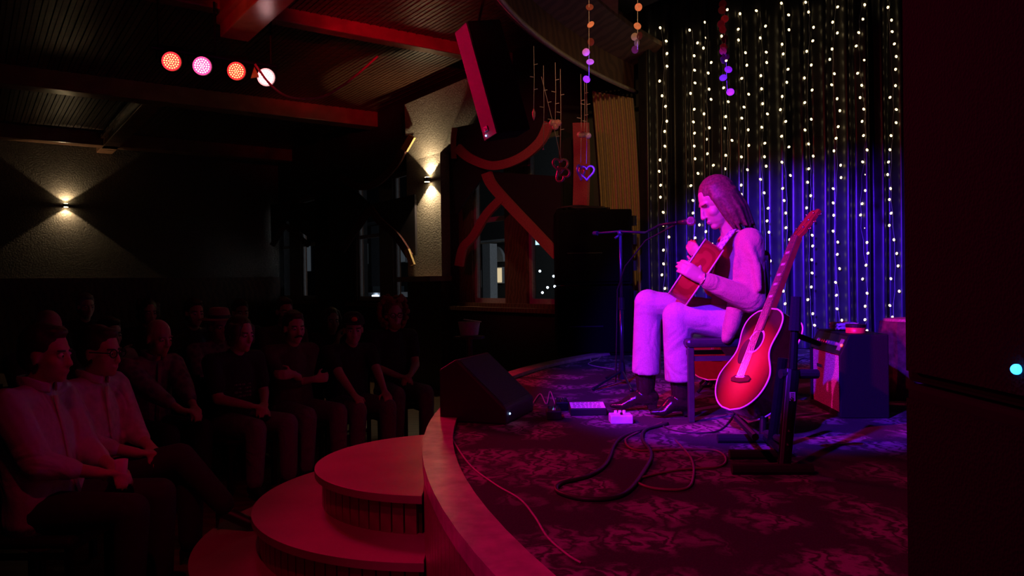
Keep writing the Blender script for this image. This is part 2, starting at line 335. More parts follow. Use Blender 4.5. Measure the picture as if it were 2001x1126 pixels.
def person(name,label,J,st,vox=.009,seatloc=None):
    """J: world joints. One fused body mesh, clothes and hair as children."""
    root=thing(name,label,'person',seatloc or (J['pel'].x,J['pel'].y,0))
    side=(J['shL']-J['shR']).normalized(); k=st.get('k',1)
    hf=J['hf'].normalized(); hu=(J['hu']-hf*J['hu'].dot(hf)).normalized(); HM=frame(J['head'],hf,hu.cross(hf),hu)
    b=MB(); headshape(b,HM,k)
    b.cap([J['neck']-V((0,0,.04)),HM@(V((-.015,0,-.06))*k)],[.058*k,.05*k],12)
    mid=(J['pel']+J['chest'])/2+st.get('bend',V((0,0,0)))
    b.cap([J['pel'],mid,J['chest'],J['neck']-V((0,0,.05))],[(.14,.1),(.135,.095),(.15,.1),(.08,.06)],16,side=side)
    for q in 'LR':
        b.cap([J['sh'+q],J['el'+q]],[.05,.04],10); b.cap([J['el'+q],J['wr'+q]],[.04,.026],10)
        hand(b,J['wr'+q],J['hd'+q],J['hn'+q],(1 if q=='L' else -1)*st.get('thumb',1),st.get('curl',.5))
        b.cap([J['hip'+q],J['kn'+q],J['an'+q]],[.075,.05,.035],10); b.cap([J['an'+q]-V((0,0,.03)),J['an'+q].lerp(J['toe'+q],.7)],[.026,.014],8)
    ob('body',b,st.get('skin',skinm),root,remesh=vox,sm=2)
    # eyes and brows
    hm=st.get('hair')
    for s_ in(1,-1):
        e=MB(); e.ell(HM@(V((.077,.031*s_,.004))*k),.0135*k,n=10,m=7); i_=MB(); i_.ell(HM@(V((.087,.031*s_,.002))*k),.0062*k,n=8,m=6)
        br=MB(); br.cap([HM@(V((.088,.016*s_,.024))*k),HM@(V((.078,.05*s_,.026))*k)],.0045,6)
        if not st.get('closed'): eo=ob('eye',e,eyew,root,smooth=True); ob('iris',i_,eyed,eo,smooth=True)
        if hm: ob('eyebrow',br,hm,root,smooth=True)
    # shirt
    w_=st.get('w',1.0); t=MB(); hem=st.get('hem',V((0,0,-.06)))
    t.cap([J['pel']+hem,J['pel']+V((0,0,.05)),mid,J['chest'],J['neck']-V((0,0,.035))],[(.178*w_,.132*w_),(.175*w_,.13*w_),(.168*w_,.125*w_),(.178*w_,.122*w_),(.09,.07)],20,side=side)
    for q in 'LR':
        t.cap([J['neck']-V((0,0,.05)),J['sh'+q]],[.06,.068],10)
        L=st.get('sleeve',.6)
        if L<1: t.cap([J['sh'+q],J['sh'+q].lerp(J['el'+q],L)],[.068,.062],12)
        else:
            f=st.get('fat',0); t.cap([J['sh'+q],J['el'+q]],[.066+f,.056+f],12); t.cap([J['el'+q],J['el'+q].lerp(J['wr'+q],L-1)],[.056+f,.04+f*.4],12)
    for pts,rr in st.get('folds',[]): t.cap(pts,rr,10)
    ob(st.get('top','shirt'),t,st['shirt'],root,remesh=max(vox,.009),sm=4)
    fw_=side.cross(V((0,0,1))); fw_=fw_ if fw_.dot(hf)>0 else -fw_
    if st.get('collar'):
        c=MB(); n0=J['neck']+V((0,0,.0)); c.tube([n0+fw_*(.075*math.cos(a)+.005)+side*(.072*math.sin(a))+V((0,0,.02-.035*max(0,math.cos(a)))) for a in[.28+(2*PI-.56)*i/22 for i in range(23)]],[(.022,.006)]*23,8,side=(0,0,1)); ob('collar',c,st['shirt'],root,smooth=True)
        c=MB(); c.tube([J['neck']+fw_*.085-V((0,0,.05)),J['chest']+fw_*(.128*w_)-V((0,0,.02)),mid+fw_*(.131*w_),J['pel']+fw_*(.137*w_)+V((0,0,.05))],[(.016,.005)]*4,8,side=side); pk=ob('placket',c,st['shirt'],root,smooth=True)
    if st.get('print'):
        c=MB()
        for a in range(5):
            for b_ in range(4):
                if random.random()<.8: c.box(J['chest'].lerp(mid,.35+.17*b_)+fw_*(.129*w_-.012*abs(a-2)*.5)+side*(.028*(a-2)),(.016,.016,random.uniform(.006,.016)))
        tag(ob('chest_print',c,mat('grey_print',(.3,.28,.28),.8),root),kind='stuff')
    p=MB(); p.cap([J['hipL'],J['hipR']],[.105,.105],12)
    for q in 'LR':
        p.cap([J['hip'+q],J['kn'+q]],[.098,.072],14); (p.tube if st.get('flat') else p.cap)([J['kn'+q],J['kn'+q].lerp(J['an'+q],st.get('leglen',.92))],[.076 if st.get('flat') else .072,st.get('cuff',.058)],18)
        if st.get('flat'): p.ell(J['kn'+q],.078)
    ob('trousers',p,st['pants'],root,remesh=max(vox,.01),sm=4)
    for q in 'LR':
        a=J['an'+q]; to=J['toe'+q]; d=(to-a); d.z=0; d.normalize(); sl=V((0,0,a.z-.075)); z=V((0,0,1))
        s=MB()
        if st.get('boots'):
            s.cap([a+z*.19,a+z*.08,a+z*.01],[.066,.058,.05],12); s.cap([a-d*.03-z*.025,a+d*.06-z*.03,to-d*.02-z*.004,to+d*.035-z*.004],[(.046,.046),(.048,.042),(.04,.026),(.014,.013)],12,side=d.cross(z))
            s.box(a-d*.035-z*.07,(.05,.05,.05))
        elif st.get('heels'):
            s.cap([a-d*.02-z*.02,to-z*.01,to+d*.05-z*.015],[.034,.033,.014],10); s.tube([a-d*.045-z*.02,a-d*.055-z*.11],[.016,.006],8)
        else: s.cap([a-d*.04-z*.03,a+d*.05-z*.03,to-z*.005],[(.04,.036),(.044,.034),(.036,.024)],12,side=d.cross(z))
        ob('boot' if st.get('boots') else 'shoe',s,st.get('shoe',BLK),root,remesh=.007)
    # hair
    h=MB(); H=lambda c,r:h.ell(HM@(V(c)*k),tuple(x*k for x in r),HM.to_3x3())
    hs=st.get('style','short')
    if hs!='bald':
        H((-.024,0,.05),(.1,.086,.1)); H((-.05,0,.0),(.075,.08,.08))
        if hs in('short','mous'): H((.03,0,.105),(.055,.06,.03))
        if hs=='shaggy':
            for a in range(26): u=random.uniform(-2.6,2.6); H((-.01+.085*math.cos(u)*(-1 if abs(u)<.9 else 1)*.9,.085*math.sin(u),random.uniform(-.05,.12)),(.03,.03,.03))
        if hs=='long':
            for u in range(-16,17):
                a=u/16*2.15; x,y_=-.02-.088*math.cos(a),.090*math.sin(a); jt=random.uniform(-.016,.016); ln=st.get('hairlen',.17)+random.uniform(-.03,.02)
                h.cap([HM@V((x*.6,y_*.75,.098)),HM@V((x*1.04,y_*1.04,.03)),HM@V((x*1.06-.012,y_*1.08+jt*.5,-.07)),HM@V((x*.9-.02,y_*.95+jt,-ln+.025*abs(a)))],[.018,.019,.017,.007],7)
            H((-.005,.0,.1),(.062,.062,.036))
        if hs=='curly':
            for a in range(120):
                u=random.uniform(0,2*PI); z=random.uniform(-.14,.14); rr=math.sqrt(max(.02,1-(z/.17)**2))*.125; x=rr*math.cos(u)-.03
                if x>.045 and z<.075: continue
                H((x,rr*1.05*math.sin(u),z+.03),(.024,.024,.024))
        ob('hair',h,hm,root,remesh=.0055 if hs=='long' else .008 if hs in('curly','shaggy') else .01,sm=2)
    else:
        h.ell(HM@(V((-.045,0,.0))*k),(.07,.083,.05),HM.to_3x3()); ob('hair',h,hm,root,remesh=.008)
    if st.get('mous'):
        m_=MB(); m_.cap([HM@V((.088,.032,-.062)),HM@V((.106,.01,-.05)),HM@V((.106,-.01,-.05)),HM@V((.088,-.032,-.062))],[.006,.01,.01,.006],8); ob('moustache',m_,hm,root,smooth=True)
    if st.get('beard'):
        m_=MB(); m_.ell(HM@V((.055,0,-.095)),(.045,.05,.04),HM.to_3x3()); ob('beard',m_,hm,root,remesh=.008)
    if st.get('glasses'):
        g=MB()
        for s_ in(1,-1):
            g.tube([HM@V((.1,.033*s_+.026*math.cos(a),.004+.021*math.sin(a))) for a in[2*PI*i/16 for i in range(17)]],.0032,6); g.tube([HM@V((.098,.058*s_,.008)),HM@V((0,.084*s_,.01))],.003,6)
        g.tube([HM@V((.102,.008,.008)),HM@V((.102,-.008,.008))],.003,6); ob('glasses',g,BLKM,root)
    if st.get('cap'):
        c=MB(); c.lathe([(.0,.115),(.05,.108),(.085,.075),(.098,.03),(.1,.02)],HM@V((-.01,0,.04)),HM.to_3x3(),20,ends=False); c.prism([(.06+.1*math.cos(a),.085*math.sin(a)) for a in[-1.5+3*i/12 for i in range(13)]],.06,.068,HM)
        co_=ob('cap',c,mat('black_cap',(.02,.02,.022),.8),root,smooth=True); l=MB(); l.ell(HM@V((.077,0,.098)),(.012,.026,.02),HM.to_3x3()); ob('badge',l,mat('orange_badge',(.8,.35,.08),.6),co_)
    if st.get('hat'):
        c=MB(); c.lathe([(.001,.15),(.05,.15),(.075,.14),(.088,.1),(.095,.06),(.16,.052),(.165,.046),(.1,.05)],HM@V((-.005,0,.02)),HM.to_3x3(),24,ends=False); ho=ob('hat',c,mat('straw_hat',(.34,.25,.18),.8,bump=.3,scale=120),root,smooth=True)
        c=MB(); c.lathe([(.098,.06),(.092,.088)],HM@V((-.005,0,.02)),HM.to_3x3(),24,ends=False); ob('hat_band',c,BLK,ho)
    return root,HM
# ================================================================ guitars
def outline(n=48):
    pts=[]
    for i in range(n+1):
        u=i/n; y=.5*u
        # half width along the body: lower bout .2, waist .125, upper bout .148
        wv=.2*math.sqrt(max(0,1-((y-.155)/.155)**2)) if y<.155 else None
        if wv is None:
            if y<.30: q=(y-.155)/.145; wv=.2+(.128-.2)*(.5-.5*math.cos(PI*q))
            elif y<.40: q=(y-.30)/.10; wv=.128+(.147-.128)*(.5-.5*math.cos(PI*q))
            else: q=(y-.40)/.10; wv=.147*math.sqrt(max(0,1-q**2.6))
        pts.append((wv,y))
    return pts
OUT=outline()
def polyl(k=0): 
    o=[(max(0,w_-k),min(max(y,k),.5-k)) for w_,y in OUT]; return o+[(-w_,y) for w_,y in o[::-1]][1:-1]
def guitar(label,M,top,sidem,binding,hd=None,pg=True):
    root=thing('acoustic_guitar',label,'guitar',M=M); D=.055
    poly=polyl(); ob_=lambda n,mb,m,par=root,**k:local(n,mb,m,par,**k)
    q=MB(); n=len(poly); q.add([V((x,y,z)) for z in(-D+.003,D-.003) for x,y in poly],[(i,(i+1)%n,n+(i+1)%n,n+i) for i in range(n)]); ob_('sides',q,sidem,smooth=True)
    q=MB(); q.prism(poly,D-.004,D); ob_('soundboard',q,top)
    q=MB(); q.prism(poly,-D,-D+.004); ob_('back',q,sidem)
    for z in(D-.001,-D+.001):
        q=MB(); q.tube([V((x,y,z)) for x,y in poly]+[V((*poly[0],z))],.0042,6,cap=False); ob_('binding',q,binding,smooth=True)
    q=MB(); q.lathe([(.051,D),(.051,D+.0012),(.0,D+.0012)],(0,.335,0),n=28,ends=False); ob_('soundhole',q,mat('soundhole_dark',(.004,.003,.003),.9))
    q=MB(); q.lathe([(.05,D+.0015),(.06,D+.0015)],(0,.335,0),n=32,ends=False); ob_('rosette',q,binding)
    if pg: q=MB(); q.prism([(-.062+.038*math.cos(a),.285+.062*math.sin(a)) for a in[2*PI*i/20 for i in range(20)]],D,D+.002); ob_('pickguard',q,mat('tortoise',(.06,.012,.008),.2))
    q=MB(); q.prism([(-.078,.15),(-.07,.135),(0,.128),(.07,.135),(.078,.15),(.05,.165),(-.05,.165)],D,D+.009); br=ob_('bridge',q,mat('rosewood',(.07,.025,.015),.4),bevel=.003)
    q=MB(); q.box((0,.155,D+.011),(.075,.003,.005)); ob_('saddle',q,binding,br)
    nw=lambda y:.028-(y-.46)*.012
    neck=MB(); neck.prism([(-nw(.46),.46),(nw(.46),.46),(nw(.87),.87),(-nw(.87),.87)],D-.02,D+.004); neck.tube([V((0,.5,D-.012)),V((0,.87,D-.01))],[(.026,.016),(.021,.013)],12,side=(1,0,0)); nk=ob_('neck',neck,mat('mahogany',(.25,.07,.035),.25))
    fb=MB(); fb.prism([(-nw(.38),.385),(nw(.38),.385),(nw(.87),.87),(-nw(.87),.87)],D+.004,D+.010); ob_('fretboard',fb,mat('fretboard_wood',(.20,.10,.07),.3),nk)
    fr=MB(); 
    for i in range(18): y=.87-.62*(1-2**(-i/12)); 
    for i in range(19):
        y=.87-.645*(1-2**(-i/12)); fr.box((0,y,D+.0105),(2*nw(y),.0022,.002))
    tag(ob_('frets',fr,CHR,nk),kind='stuff')
    il=MB()
    for i in(3,5,7,9,12):
        y=.87-.645*(1-2**(-(i-.5)/12)); il.box((0,y,D+.0103),(.026,.012,.0008))
    tag(ob_('inlays',il,binding,nk),kind='stuff')
    Hm=Matrix.Translation((0,.87,D))@Matrix.Rotation(-.26,4,'X')
    h=MB(); h.prism([(-.023,0),(-.037,.035),(-.036,.17),(-.012,.178),(0,.168),(.012,.178),(.036,.17),(.037,.035),(.023,0)],-.014,.002,Hm); hs=ob_('headstock',h,hd or mat('headstock_red',(.3,.05,.03),.25))
    tp=MB()
    for s_ in(1,-1):
        for yy in(.05,.095,.14):
            tp.tube([Hm@V((s_*.026,yy,.002)),Hm@V((s_*.026,yy,.014))],.004,8); tp.tube([Hm@V((s_*.034,yy,-.008)),Hm@V((s_*.05,yy,-.008))],.003,6); tp.ell(Hm@V((s_*.057,yy,-.008)),(.008,.006,.004),n=8,m=6)
    tag(ob_('tuning_pegs',tp,CHR,hs,smooth=True),kind='stuff')
    sg=MB()
    for i in range(6): x=(i-2.5)/2.5; sg.tube([V((x*.027,.15,D+.012)),V((x*.018,.87,D+.013)),Hm@V(((1 if x>0 else -1)*.026,.05+.045*(abs(x)//.34 if abs(x)<1 else 2),.008))],.0009,5)
    tag(ob_('strings',sg,CHR),kind='stuff')
    return root
cream=mat('ivory_binding',(.8,.74,.66),.35,var=.03)
# ================================================================ performer
pd_=4.2
denim=mat('pale_denim',(.50,.45,.47),.85,scale=160,var=.14,bump=.15,fold=.4); knit=mat('tan_knit',(.52,.33,.24),.9,scale=180,var=.14,bump=.35,sheen=.3,fold=.5)
leather=mat('boot_leather',(.022,.013,.013),.2,scale=60,bump=.2); hairb=mat('long_brown_hair',(.15,.075,.05),.58,scale=90,var=.4)
J=dict(pel=P(1437,622,4.22),chest=P(1446,512,4.22),neck=P(1432,452,4.2),head=P(1402,398,4.18),hf=V((-.86,-.08,-.42)),hu=V((-.42,0,.88)),
 shL=P(1464,474,4.03),elL=P(1470,588,3.93),wrL=P(1372,545,3.92),hdL=V((-.80,.10,.58)),hnL=V((-.25,-.88,.30)),
 shR=P(1428,476,4.40),elR=P(1398,560,4.52),wrR=P(1370,506,4.50),hdR=V((-.4,.3,.6)),hnR=V((-.6,-.5,.1)),
 hipL=P(1425,632,4.1),knL=P(1322,618,4.1),anL=P(1331,772,4.14),toeL=P(1286,797,4.12),
 hipR=P(1420,622,4.32),knR=P(1266,592,4.32),anR=P(1262,775,4.36),toeR=P(1207,795,4.36))
for q in 'LR':
    J['an'+q].z=ZS+.1; J['toe'+q].z=ZS+.035
folds=[([P(1440,595,4.0),P(1428,640,3.97),P(1420,662,3.95)],[.05,.045,.03]),([P(1462,470,3.97),P(1478,520,3.90),P(1484,565,3.86)],[.02,.024,.016]),([P(1446,470,4.0),P(1440,520,3.97),P(1436,570,3.96)],[.018,.022,.014]),
 ([P(1495,500,4.1),P(1492,560,4.02),P(1478,610,3.98)],[.03,.035,.025])]
perf,HMp=person('person','long-haired guitarist in tan cardigan and pale jeans seated on stage playing',J,dict(shirt=knit,pants=denim,shoe=leather,hair=hairb,style='long',sleeve=1.9,fat=.014,top='cardigan',boots=True,closed=True,hairlen=.21,cuff=.082,leglen=.78,flat=1,curl=.42,thumb=1,hem=V((.03,0,-.10)),w=1.04,k=1.04,folds=folds),vox=.0055,seatloc=(J['pel'].x,J['pel'].y,ZS))
# patterned shirt front showing in the cardigan's opening
q=MB(); cv=J['chest']; nk=J['neck']
rows=[]
for i in range(9):
    u=i/8; c=nk.lerp(P(1418,540,4.16),u)+V((-.04-.09*math.sin(min(1,u*1.3)*PI*.5),-.10,.0)); rows.append([c+V((.022*abs(k)*.6+.0,-.045*k*(.5+.6*math.sin(u*PI*.8+.4)),.0)) for k in(-1.6,-1,-.4,.2,.8,1.4)])
q.sheet(rows); ob('shirt_front',q,mat('patterned_shirt',(.75,.72,.75),.7,kind='voronoi',scale=60,c2=(.25,.22,.3)),perf,smooth=True,solid=.008)
# guitar held: left-handed, neck pointing away
N_=V((.24,.95,.03)).normalized(); T_=V((-.80,.2,.56)); T_=(T_-N_*T_.dot(N_)).normalized(); X_=N_.cross(T_)
gm=frame(P(1359,533,3.93),X_*.87,N_*.95,T_)
redlac=mat('red_mahogany_lacquer',(.45,.06,.03),.2,kind='wood',scale=2,c2=(.33,.035,.02))
guitar('red-sided acoustic guitar held across the seated player\'s lap',gm,mat('spruce_top',(.5,.25,.1),.25,kind='wood',scale=3,c2=(.42,.2,.08)),redlac,cream)
# ring / bracelet on the hand
q=MB(); c=J['wrL']+J['hdL'].normalized()*.0
q.tube([J['wrL']+(V((.3,.2,.9)).normalized()*math.cos(a)+V((.2,-.9,.1)).normalized()*math.sin(a))*.034 for a in[2*PI*i/16 for i in range(17)]],.004,6); ob('bracelet',q,CHR,perf,smooth=True)
# ---------------------------------------------------------------- spare guitar + rack
b0=P(1436,806,3.62); h0=P(1588,405,3.85); N_=(h0-b0).normalized(); T_=V((-.95,-.26,.1)); T_=(T_-N_*T_.dot(N_)).normalized(); X_=N_.cross(T_); kk=(h0-b0).length/1.045
sm_=mat('dark_gloss_sides',(.035,.010,.008),.12)
gm=frame(b0+T_*-.03,X_*kk,N_*kk,T_*kk)
guitar('sunburst acoustic guitar leaning upright in the black stand',gm,sunburst(),sm_,cream)
b1=P(1392,748,5.0); h1=P(1487,402,5.3); N_=(h1-b1).normalized(); T_=V((-.75,-.6,.1)); T_=(T_-N_*T_.dot(N_)).normalized(); X_=N_.cross(T_)
guitar('red acoustic guitar standing behind the player, headstock over shoulder',frame(b1,X_,N_,T_),mat('cherry_top',(.13,.02,.012),.25,var=.1),mat('dark_cherry_sides',(.08,.012,.008),.25),cream)
st3=thing('guitar_stand','small tripod stand under the guitar behind the player','stand',(b1.x,b1.y,ZS))
q=MB(); bb=V((b1.x,b1.y,ZS))
q.tube([bb+V((.12,.1,.0)),bb+V((.15,.1,.55))],.012,8); ob('post',q,BLKM,st3)
for dx,dy in((-.22,-.12),(-.1,.3),(.36,.1)):
    q=MB(); q.tube([bb+V((.12,.1,.2)),bb+V((.12+dx,.1+dy,.012))],.01,8); ob('leg',q,BLKM,st3)
q=MB(); q.tube([bb+V((.12,.1,.22)),bb+V((-.02,-.02,.05)),bb+V((-.1,-.1,.06))],.012,8); ob('cradle',q,BLKM,st3)
rack=thing('guitar_rack','black folding guitar rack with foam padded arms and flat feet','stand',G(1510,915,ZS),group=None)
foam=mat('black_foam',(.015,.015,.016),.95,scale=200,bump=.3)
fr=[(1430,1588,917),(1425,1535,888),(1402,1500,857)]
for x0,x1,yy in fr:
    a,b=G(x0,yy,ZS+.02),G(x1,yy,ZS+.02); q=MB(); q.tube([a,b],.02,10); ob('foot',q,foam,rack)
pA=G(1532,912,ZS+.02); pB=P(1549,722,3.02); pC=P(1556,585,3.03)
q=MB(); q.tube([pA,pB],[(.026,.014),(.03,.014)],10,side=(1,0,0)); po=ob('post',q,BLKM,rack,bevel=.003)
for py in(868,842,780):
    q=MB(); c=pA.lerp(pB,(912-py)/190)+V((0,-.016,0)); q.ell(c,.007,n=8,m=6); ob('bolt',q,CHR,po)
q=MB(); c=pA.lerp(pB,.72)+V((.002,-.017,0)); q.box(c,(.022,.002,.035)); stk=ob('sticker',q,mat('pale_sticker',(.6,.6,.65),.5),po)
q=MB()
for k_ in range(5): q.box(c+V((0,-.0015,-.0125+.006*k_)),(.013,.001,.0025))
tag(ob('lettering',q,BLK,stk),kind='stuff')
q=MB(); q.tube([pB,pC],[.018,.014],10); up=ob('upright',q,BLKM,rack); q=MB(); q.tube([pB.lerp(pC,.55),pC+V((0,0,.01))],[.024,.02],10); ob('grip',q,foam,up)
pD=G(1508,872,ZS+.02); pE=P(1530,700,3.25); q=MB(); q.tube([pD,pE],[(.022,.012),(.022,.012)],10,side=(1,0,0)); ob('post',q,BLKM,rack)
pF=G(1490,850,ZS+.02); pG=P(1496,700,3.6); q=MB(); q.tube([pF,pG],[.016,.014],10); ob('post',q,BLKM,rack)
for u,v_ in((pA.lerp(pB,.12),pF),(pA.lerp(pB,.3)+V((-.12,0,0)),pF+V((-.12,0,.08)))):
    q=MB(); q.tube([u,v_],.014,8); ob('rail',q,BLKM,rack)
q=MB(); q.tube([P(1525,731,3.02),P(1597,731,3.05)],.019,10); ob('padded_arm',q,foam,rack)
q=MB(); q.tube([P(1556,655,3.03),P(1600,672,3.3)],.012,8); ob('padded_arm',q,foam,rack)
q=MB(); q.tube([P(1440,815,4.0),P(1480,850,3.6),P(1500,846,3.5),P(1530,862,3.1)],.014,8); ob('cradle',q,foam,rack)
# ---------------------------------------------------------------- chair of performer
cm=mat('blue_lit_chair_metal',(.06,.06,.08),.4,.3); pad=mat('navy_lit_vinyl',(.03,.03,.05),.35)  # black chair; the blue stage light on it is mixed into the colour
def chair(label,M,z=.44,metal=BLKM,padm=pad,group=None,s=1.0):
    r_=thing('chair',label,'chair',M=M,group=group); q=MB(); q.box((0,0,z-.02),(.43,.42,.045)); local('seat',q,padm,r_,bevel=.018)
    for x in(-.19,.19):
        for y in(-.18,.18):
            q=MB(); q.box((x,y,(z-.04)/2),(.032,.032,z-.04)); local('leg',q,metal,r_,bevel=.004)
    for y in(-.18,.18):
        q=MB(); q.box((.20,y,z+.2),(.028,.028,.46)); local('back_post',q,metal,r_)
        q=MB(); q.box((0,y,.33),(.35,.02,.025)); local('stretcher',q,metal,r_)
    q=MB(); q.box((-.19,0,.36),(.02,.34,.025)); local('stretcher',q,metal,r_)
    q=MB(); q.box((.205,0,z+.30),(.03,.40,.22)); local('backrest',q,padm,r_,bevel=.012); return r_
c0=G(1348,826,ZS); chair('blue-lit black metal chair under the seated guitarist',Matrix.Translation(V((c0.x+.2,c0.y+.19,ZS)))@Matrix.Rotation(.0,4,'Z'),.43,cm,pad)
# ---------------------------------------------------------------- microphone stand
mb_=G(1216,752,ZS); top=P(1215,462,5.0); top=V((mb_.x,mb_.y,P(1215,458,mb_.y).z))
ms=thing('microphone_stand','black tripod microphone stand with boom arm in front of the guitarist','microphone stand',mb_)
q=MB(); q.tube([mb_+V((0,0,.05)),mb_.lerp(top,.55)],.014,10); q.tube([mb_.lerp(top,.5),top],.010,10); ob('pole',q,mat('blue_black_metal',(.08,.08,.1),.3,.7),ms,smooth=True)
q=MB(); q.tube([mb_.lerp(top,.5),mb_.lerp(top,.58)],.02,10); ob('clutch',q,BLK,ms)
q=MB(); q.tube([mb_+V((0,0,.04)),mb_+V((0,0,.16))],[.03,.02],10); ob('hub',q,BLK,ms)
for px,py in((1098,772),(1250,775),(1180,735)):
    g=G(px,py,ZS+.012); g=mb_+ (g-mb_).normalized()*.36; g.z=ZS+.012; q=MB(); q.tube([mb_+V((0,0,.1)),g],.009,8); lg=ob('leg',q,MATS['blue_black_metal'],ms); q=MB(); q.ell(g,.014,n=8,m=6); ob('rubber_foot',q,BLK,lg)
mic=P(1352,432,4.22); bA=P(1168,456,5.55); bB=P(1262,455,5.0); bC=P(1290,440,4.7); bD=P(1322,435,4.4)
q=MB(); q.tube([bA,top+V((0,0,.02)),bB,bC,bD],.009,10); ob('boom_arm',q,BLKM,ms,smooth=True)
q=MB(); q.ell(top+V((0,0,.01)),.022,n=10,m=7); q.tube([top,top+V((-.04,0,-.03))],.01,8); ob('swivel',q,BLK,ms,smooth=True)
q=MB(); q.tube([bA-V((.0,.0,.0)),bA+(bA-bB).normalized()*.05],.016,10); ob('counterweight',q,BLK,ms)
mc=thing('microphone','purple-lit vocal microphone clipped to the boom by his mouth','microphone',mic)
d=(mic-bC).normalized()
q=MB(); q.tube([mic-d*.19,mic-d*.04],[.011,.018],12); ob('handle',q,mat('mic_body',(.05,.05,.055),.35,.4),mc,smooth=True)
q=MB(); q.ell(mic-d*.012,.026,n=14,m=9); ob('grille_ball',q,mat('mic_mesh',(.45,.45,.47),.4,.8,kind='voronoi',scale=400,bump=.6),mc,smooth=True)
q=MB(); pts=[mic-d*.19]+[P(1300,450,4.6),P(1262,470,5.0),P(1222,520,5.4),V((mb_.x-.03,mb_.y-.03,1.4)),V((mb_.x-.05,mb_.y-.03,ZS+.02)),G(1165,760,ZS+.01)]
q.tube(pts,.0045,6); ob('cable',q,BLK,mc,smooth=True)
# ---------------------------------------------------------------- amp
a0=G(1642,818,ZS); a1=G(1583,787,ZS); ay=(a1-a0); ay.z=0; LW=min(.62,ay.length); ay.normalize(); ax=V((ay.y,-ay.x,0)); AH=.44; AD=.25
am_=frame(a0,ax,ay,(0,0,1)); amp=thing('guitar_amplifier','black combo guitar amplifier with silver grille cloth beside the drape','amplifier',M=am_)
tolex=mat('black_tolex',(.012,.012,.015),.6,scale=250,bump=.4,spec=.25)
q=MB(); q.prism([(0.03,.0),(AD,0),(AD,AH),(.06,AH),(.03,AH-.12)],0,.018,frame((0,0,0),(1,0,0),(0,0,1),(0,1,0))); 
def aside(y0,y1):
    q=MB(); q.prism([(0,0),(AD,0),(AD,AH),(.05,AH),(0,AH-.11)],y0,y1,frame((0,0,0),(1,0,0),(0,0,1),(0,1,0))); return q
local('side_panel',aside(0,.02),tolex,amp,bevel=.006); local('side_panel',aside(LW-.02,LW),tolex,amp,bevel=.006)
q=MB(); q.box((AD/2+.025,LW/2,AH-.01),(AD-.05,LW-.04,.02)); local('top_panel',q,tolex,amp)
q=MB(); q.box((AD/2,LW/2,.012),(AD,LW-.04,.024)); local('bottom_panel',q,tolex,amp)
q=MB(); q.box((AD-.01,LW/2,AH/2),(.012,LW-.04,AH-.04)); local('back_panel',q,tolex,amp)
q=MB(); q.box((.022,LW/2,(AH-.11)/2+.01),(.016,LW-.045,AH-.14)); local('grille',q,mat('silver_grille_cloth',(.8,.76,.8),.7,kind='voronoi',scale=170,c2=(.28,.26,.28)),amp)
pm_=frame((.002,0,AH-.105),(.44,0,.9),(0,1,0),(-.9,0,.44))
q=MB(); q.prism([(0,.022),(.105,.022),(.105,LW-.022),(0,LW-.022)],-.01,.0,pm_); cp=local('control_panel',q,mat('black_panel',(.02,.02,.02),.3),amp)
for i in range(9):
    q=MB(); q.lathe([(.012,0),(.011,.014),(.006,.016)],pm_@V((.05,.10+i*(LW-.18)/9,0)),pm_.to_3x3(),12); k_=local('knob',q,mat('knob_silver',(.6,.6,.62),.3,.6),cp)
q=MB(); q.prism([(.02,.04),(.085,.04),(.085,.085),(.02,.085)],0,.003,pm_); local('badge_plate',q,mat('plate',(.6,.58,.62),.3,.5),cp)
q=MB(); q.ell(pm_@V((.05,.033,.004)),.008,n=8,m=6); local('pilot_lamp',q,mat('red_jewel',(.9,.1,.1),.2,emit=3,ecol=(1,.05,.03)),cp)
q=MB(); q.box((.01,LW-.16,AH-.20),(.006,.09,.018)); local('logo_plate',q,CHR,amp)
q=MB(); q.tube([V((.14,.16,AH)),V((.14,.2,AH+.022)),V((.14,LW-.2,AH+.022)),V((.14,LW-.16,AH))],.009,8); local('handle',q,BLK,amp,smooth=True)
ap=lambda x,y,z:am_@V((x,y,z))
q=MB(); rows=[]
for i in range(9): rows.append([ap(.09+.016*k,.30+.02*i,AH+.03+.012*math.sin(i*1.9+k)*.6+.006*random.random()) for k in range(8)])
q.sheet(rows); q.sheet([[p-V((0,0,.018)) for p in r_] for r_ in rows]); tag(ob('folded_cloth',q,mat('pale_cloth',(.7,.66,.72),.9,bump=.3,scale=60),smooth=True,solid=.012),'crumpled pale cloth lying on the amplifier','cloth')
tp=thing('tape_roll','small red tape roll standing on the amplifier','tape roll',ap(.13,.14,AH)); q=MB(); q.lathe([(.05,0),(.05,.04),(.03,.04),(.03,0)],ap(.13,.14,AH+.001),n=24,ends=False); ob('tape',q,mat('red_tape',(.7,.08,.07),.4),tp,smooth=True)
q=MB(); q.lathe([(.051,.03),(.051,.046),(.028,.046),(.028,.03)],ap(.13,.14,AH+.001),n=24,ends=False); ob('lid',q,BLK,tp)
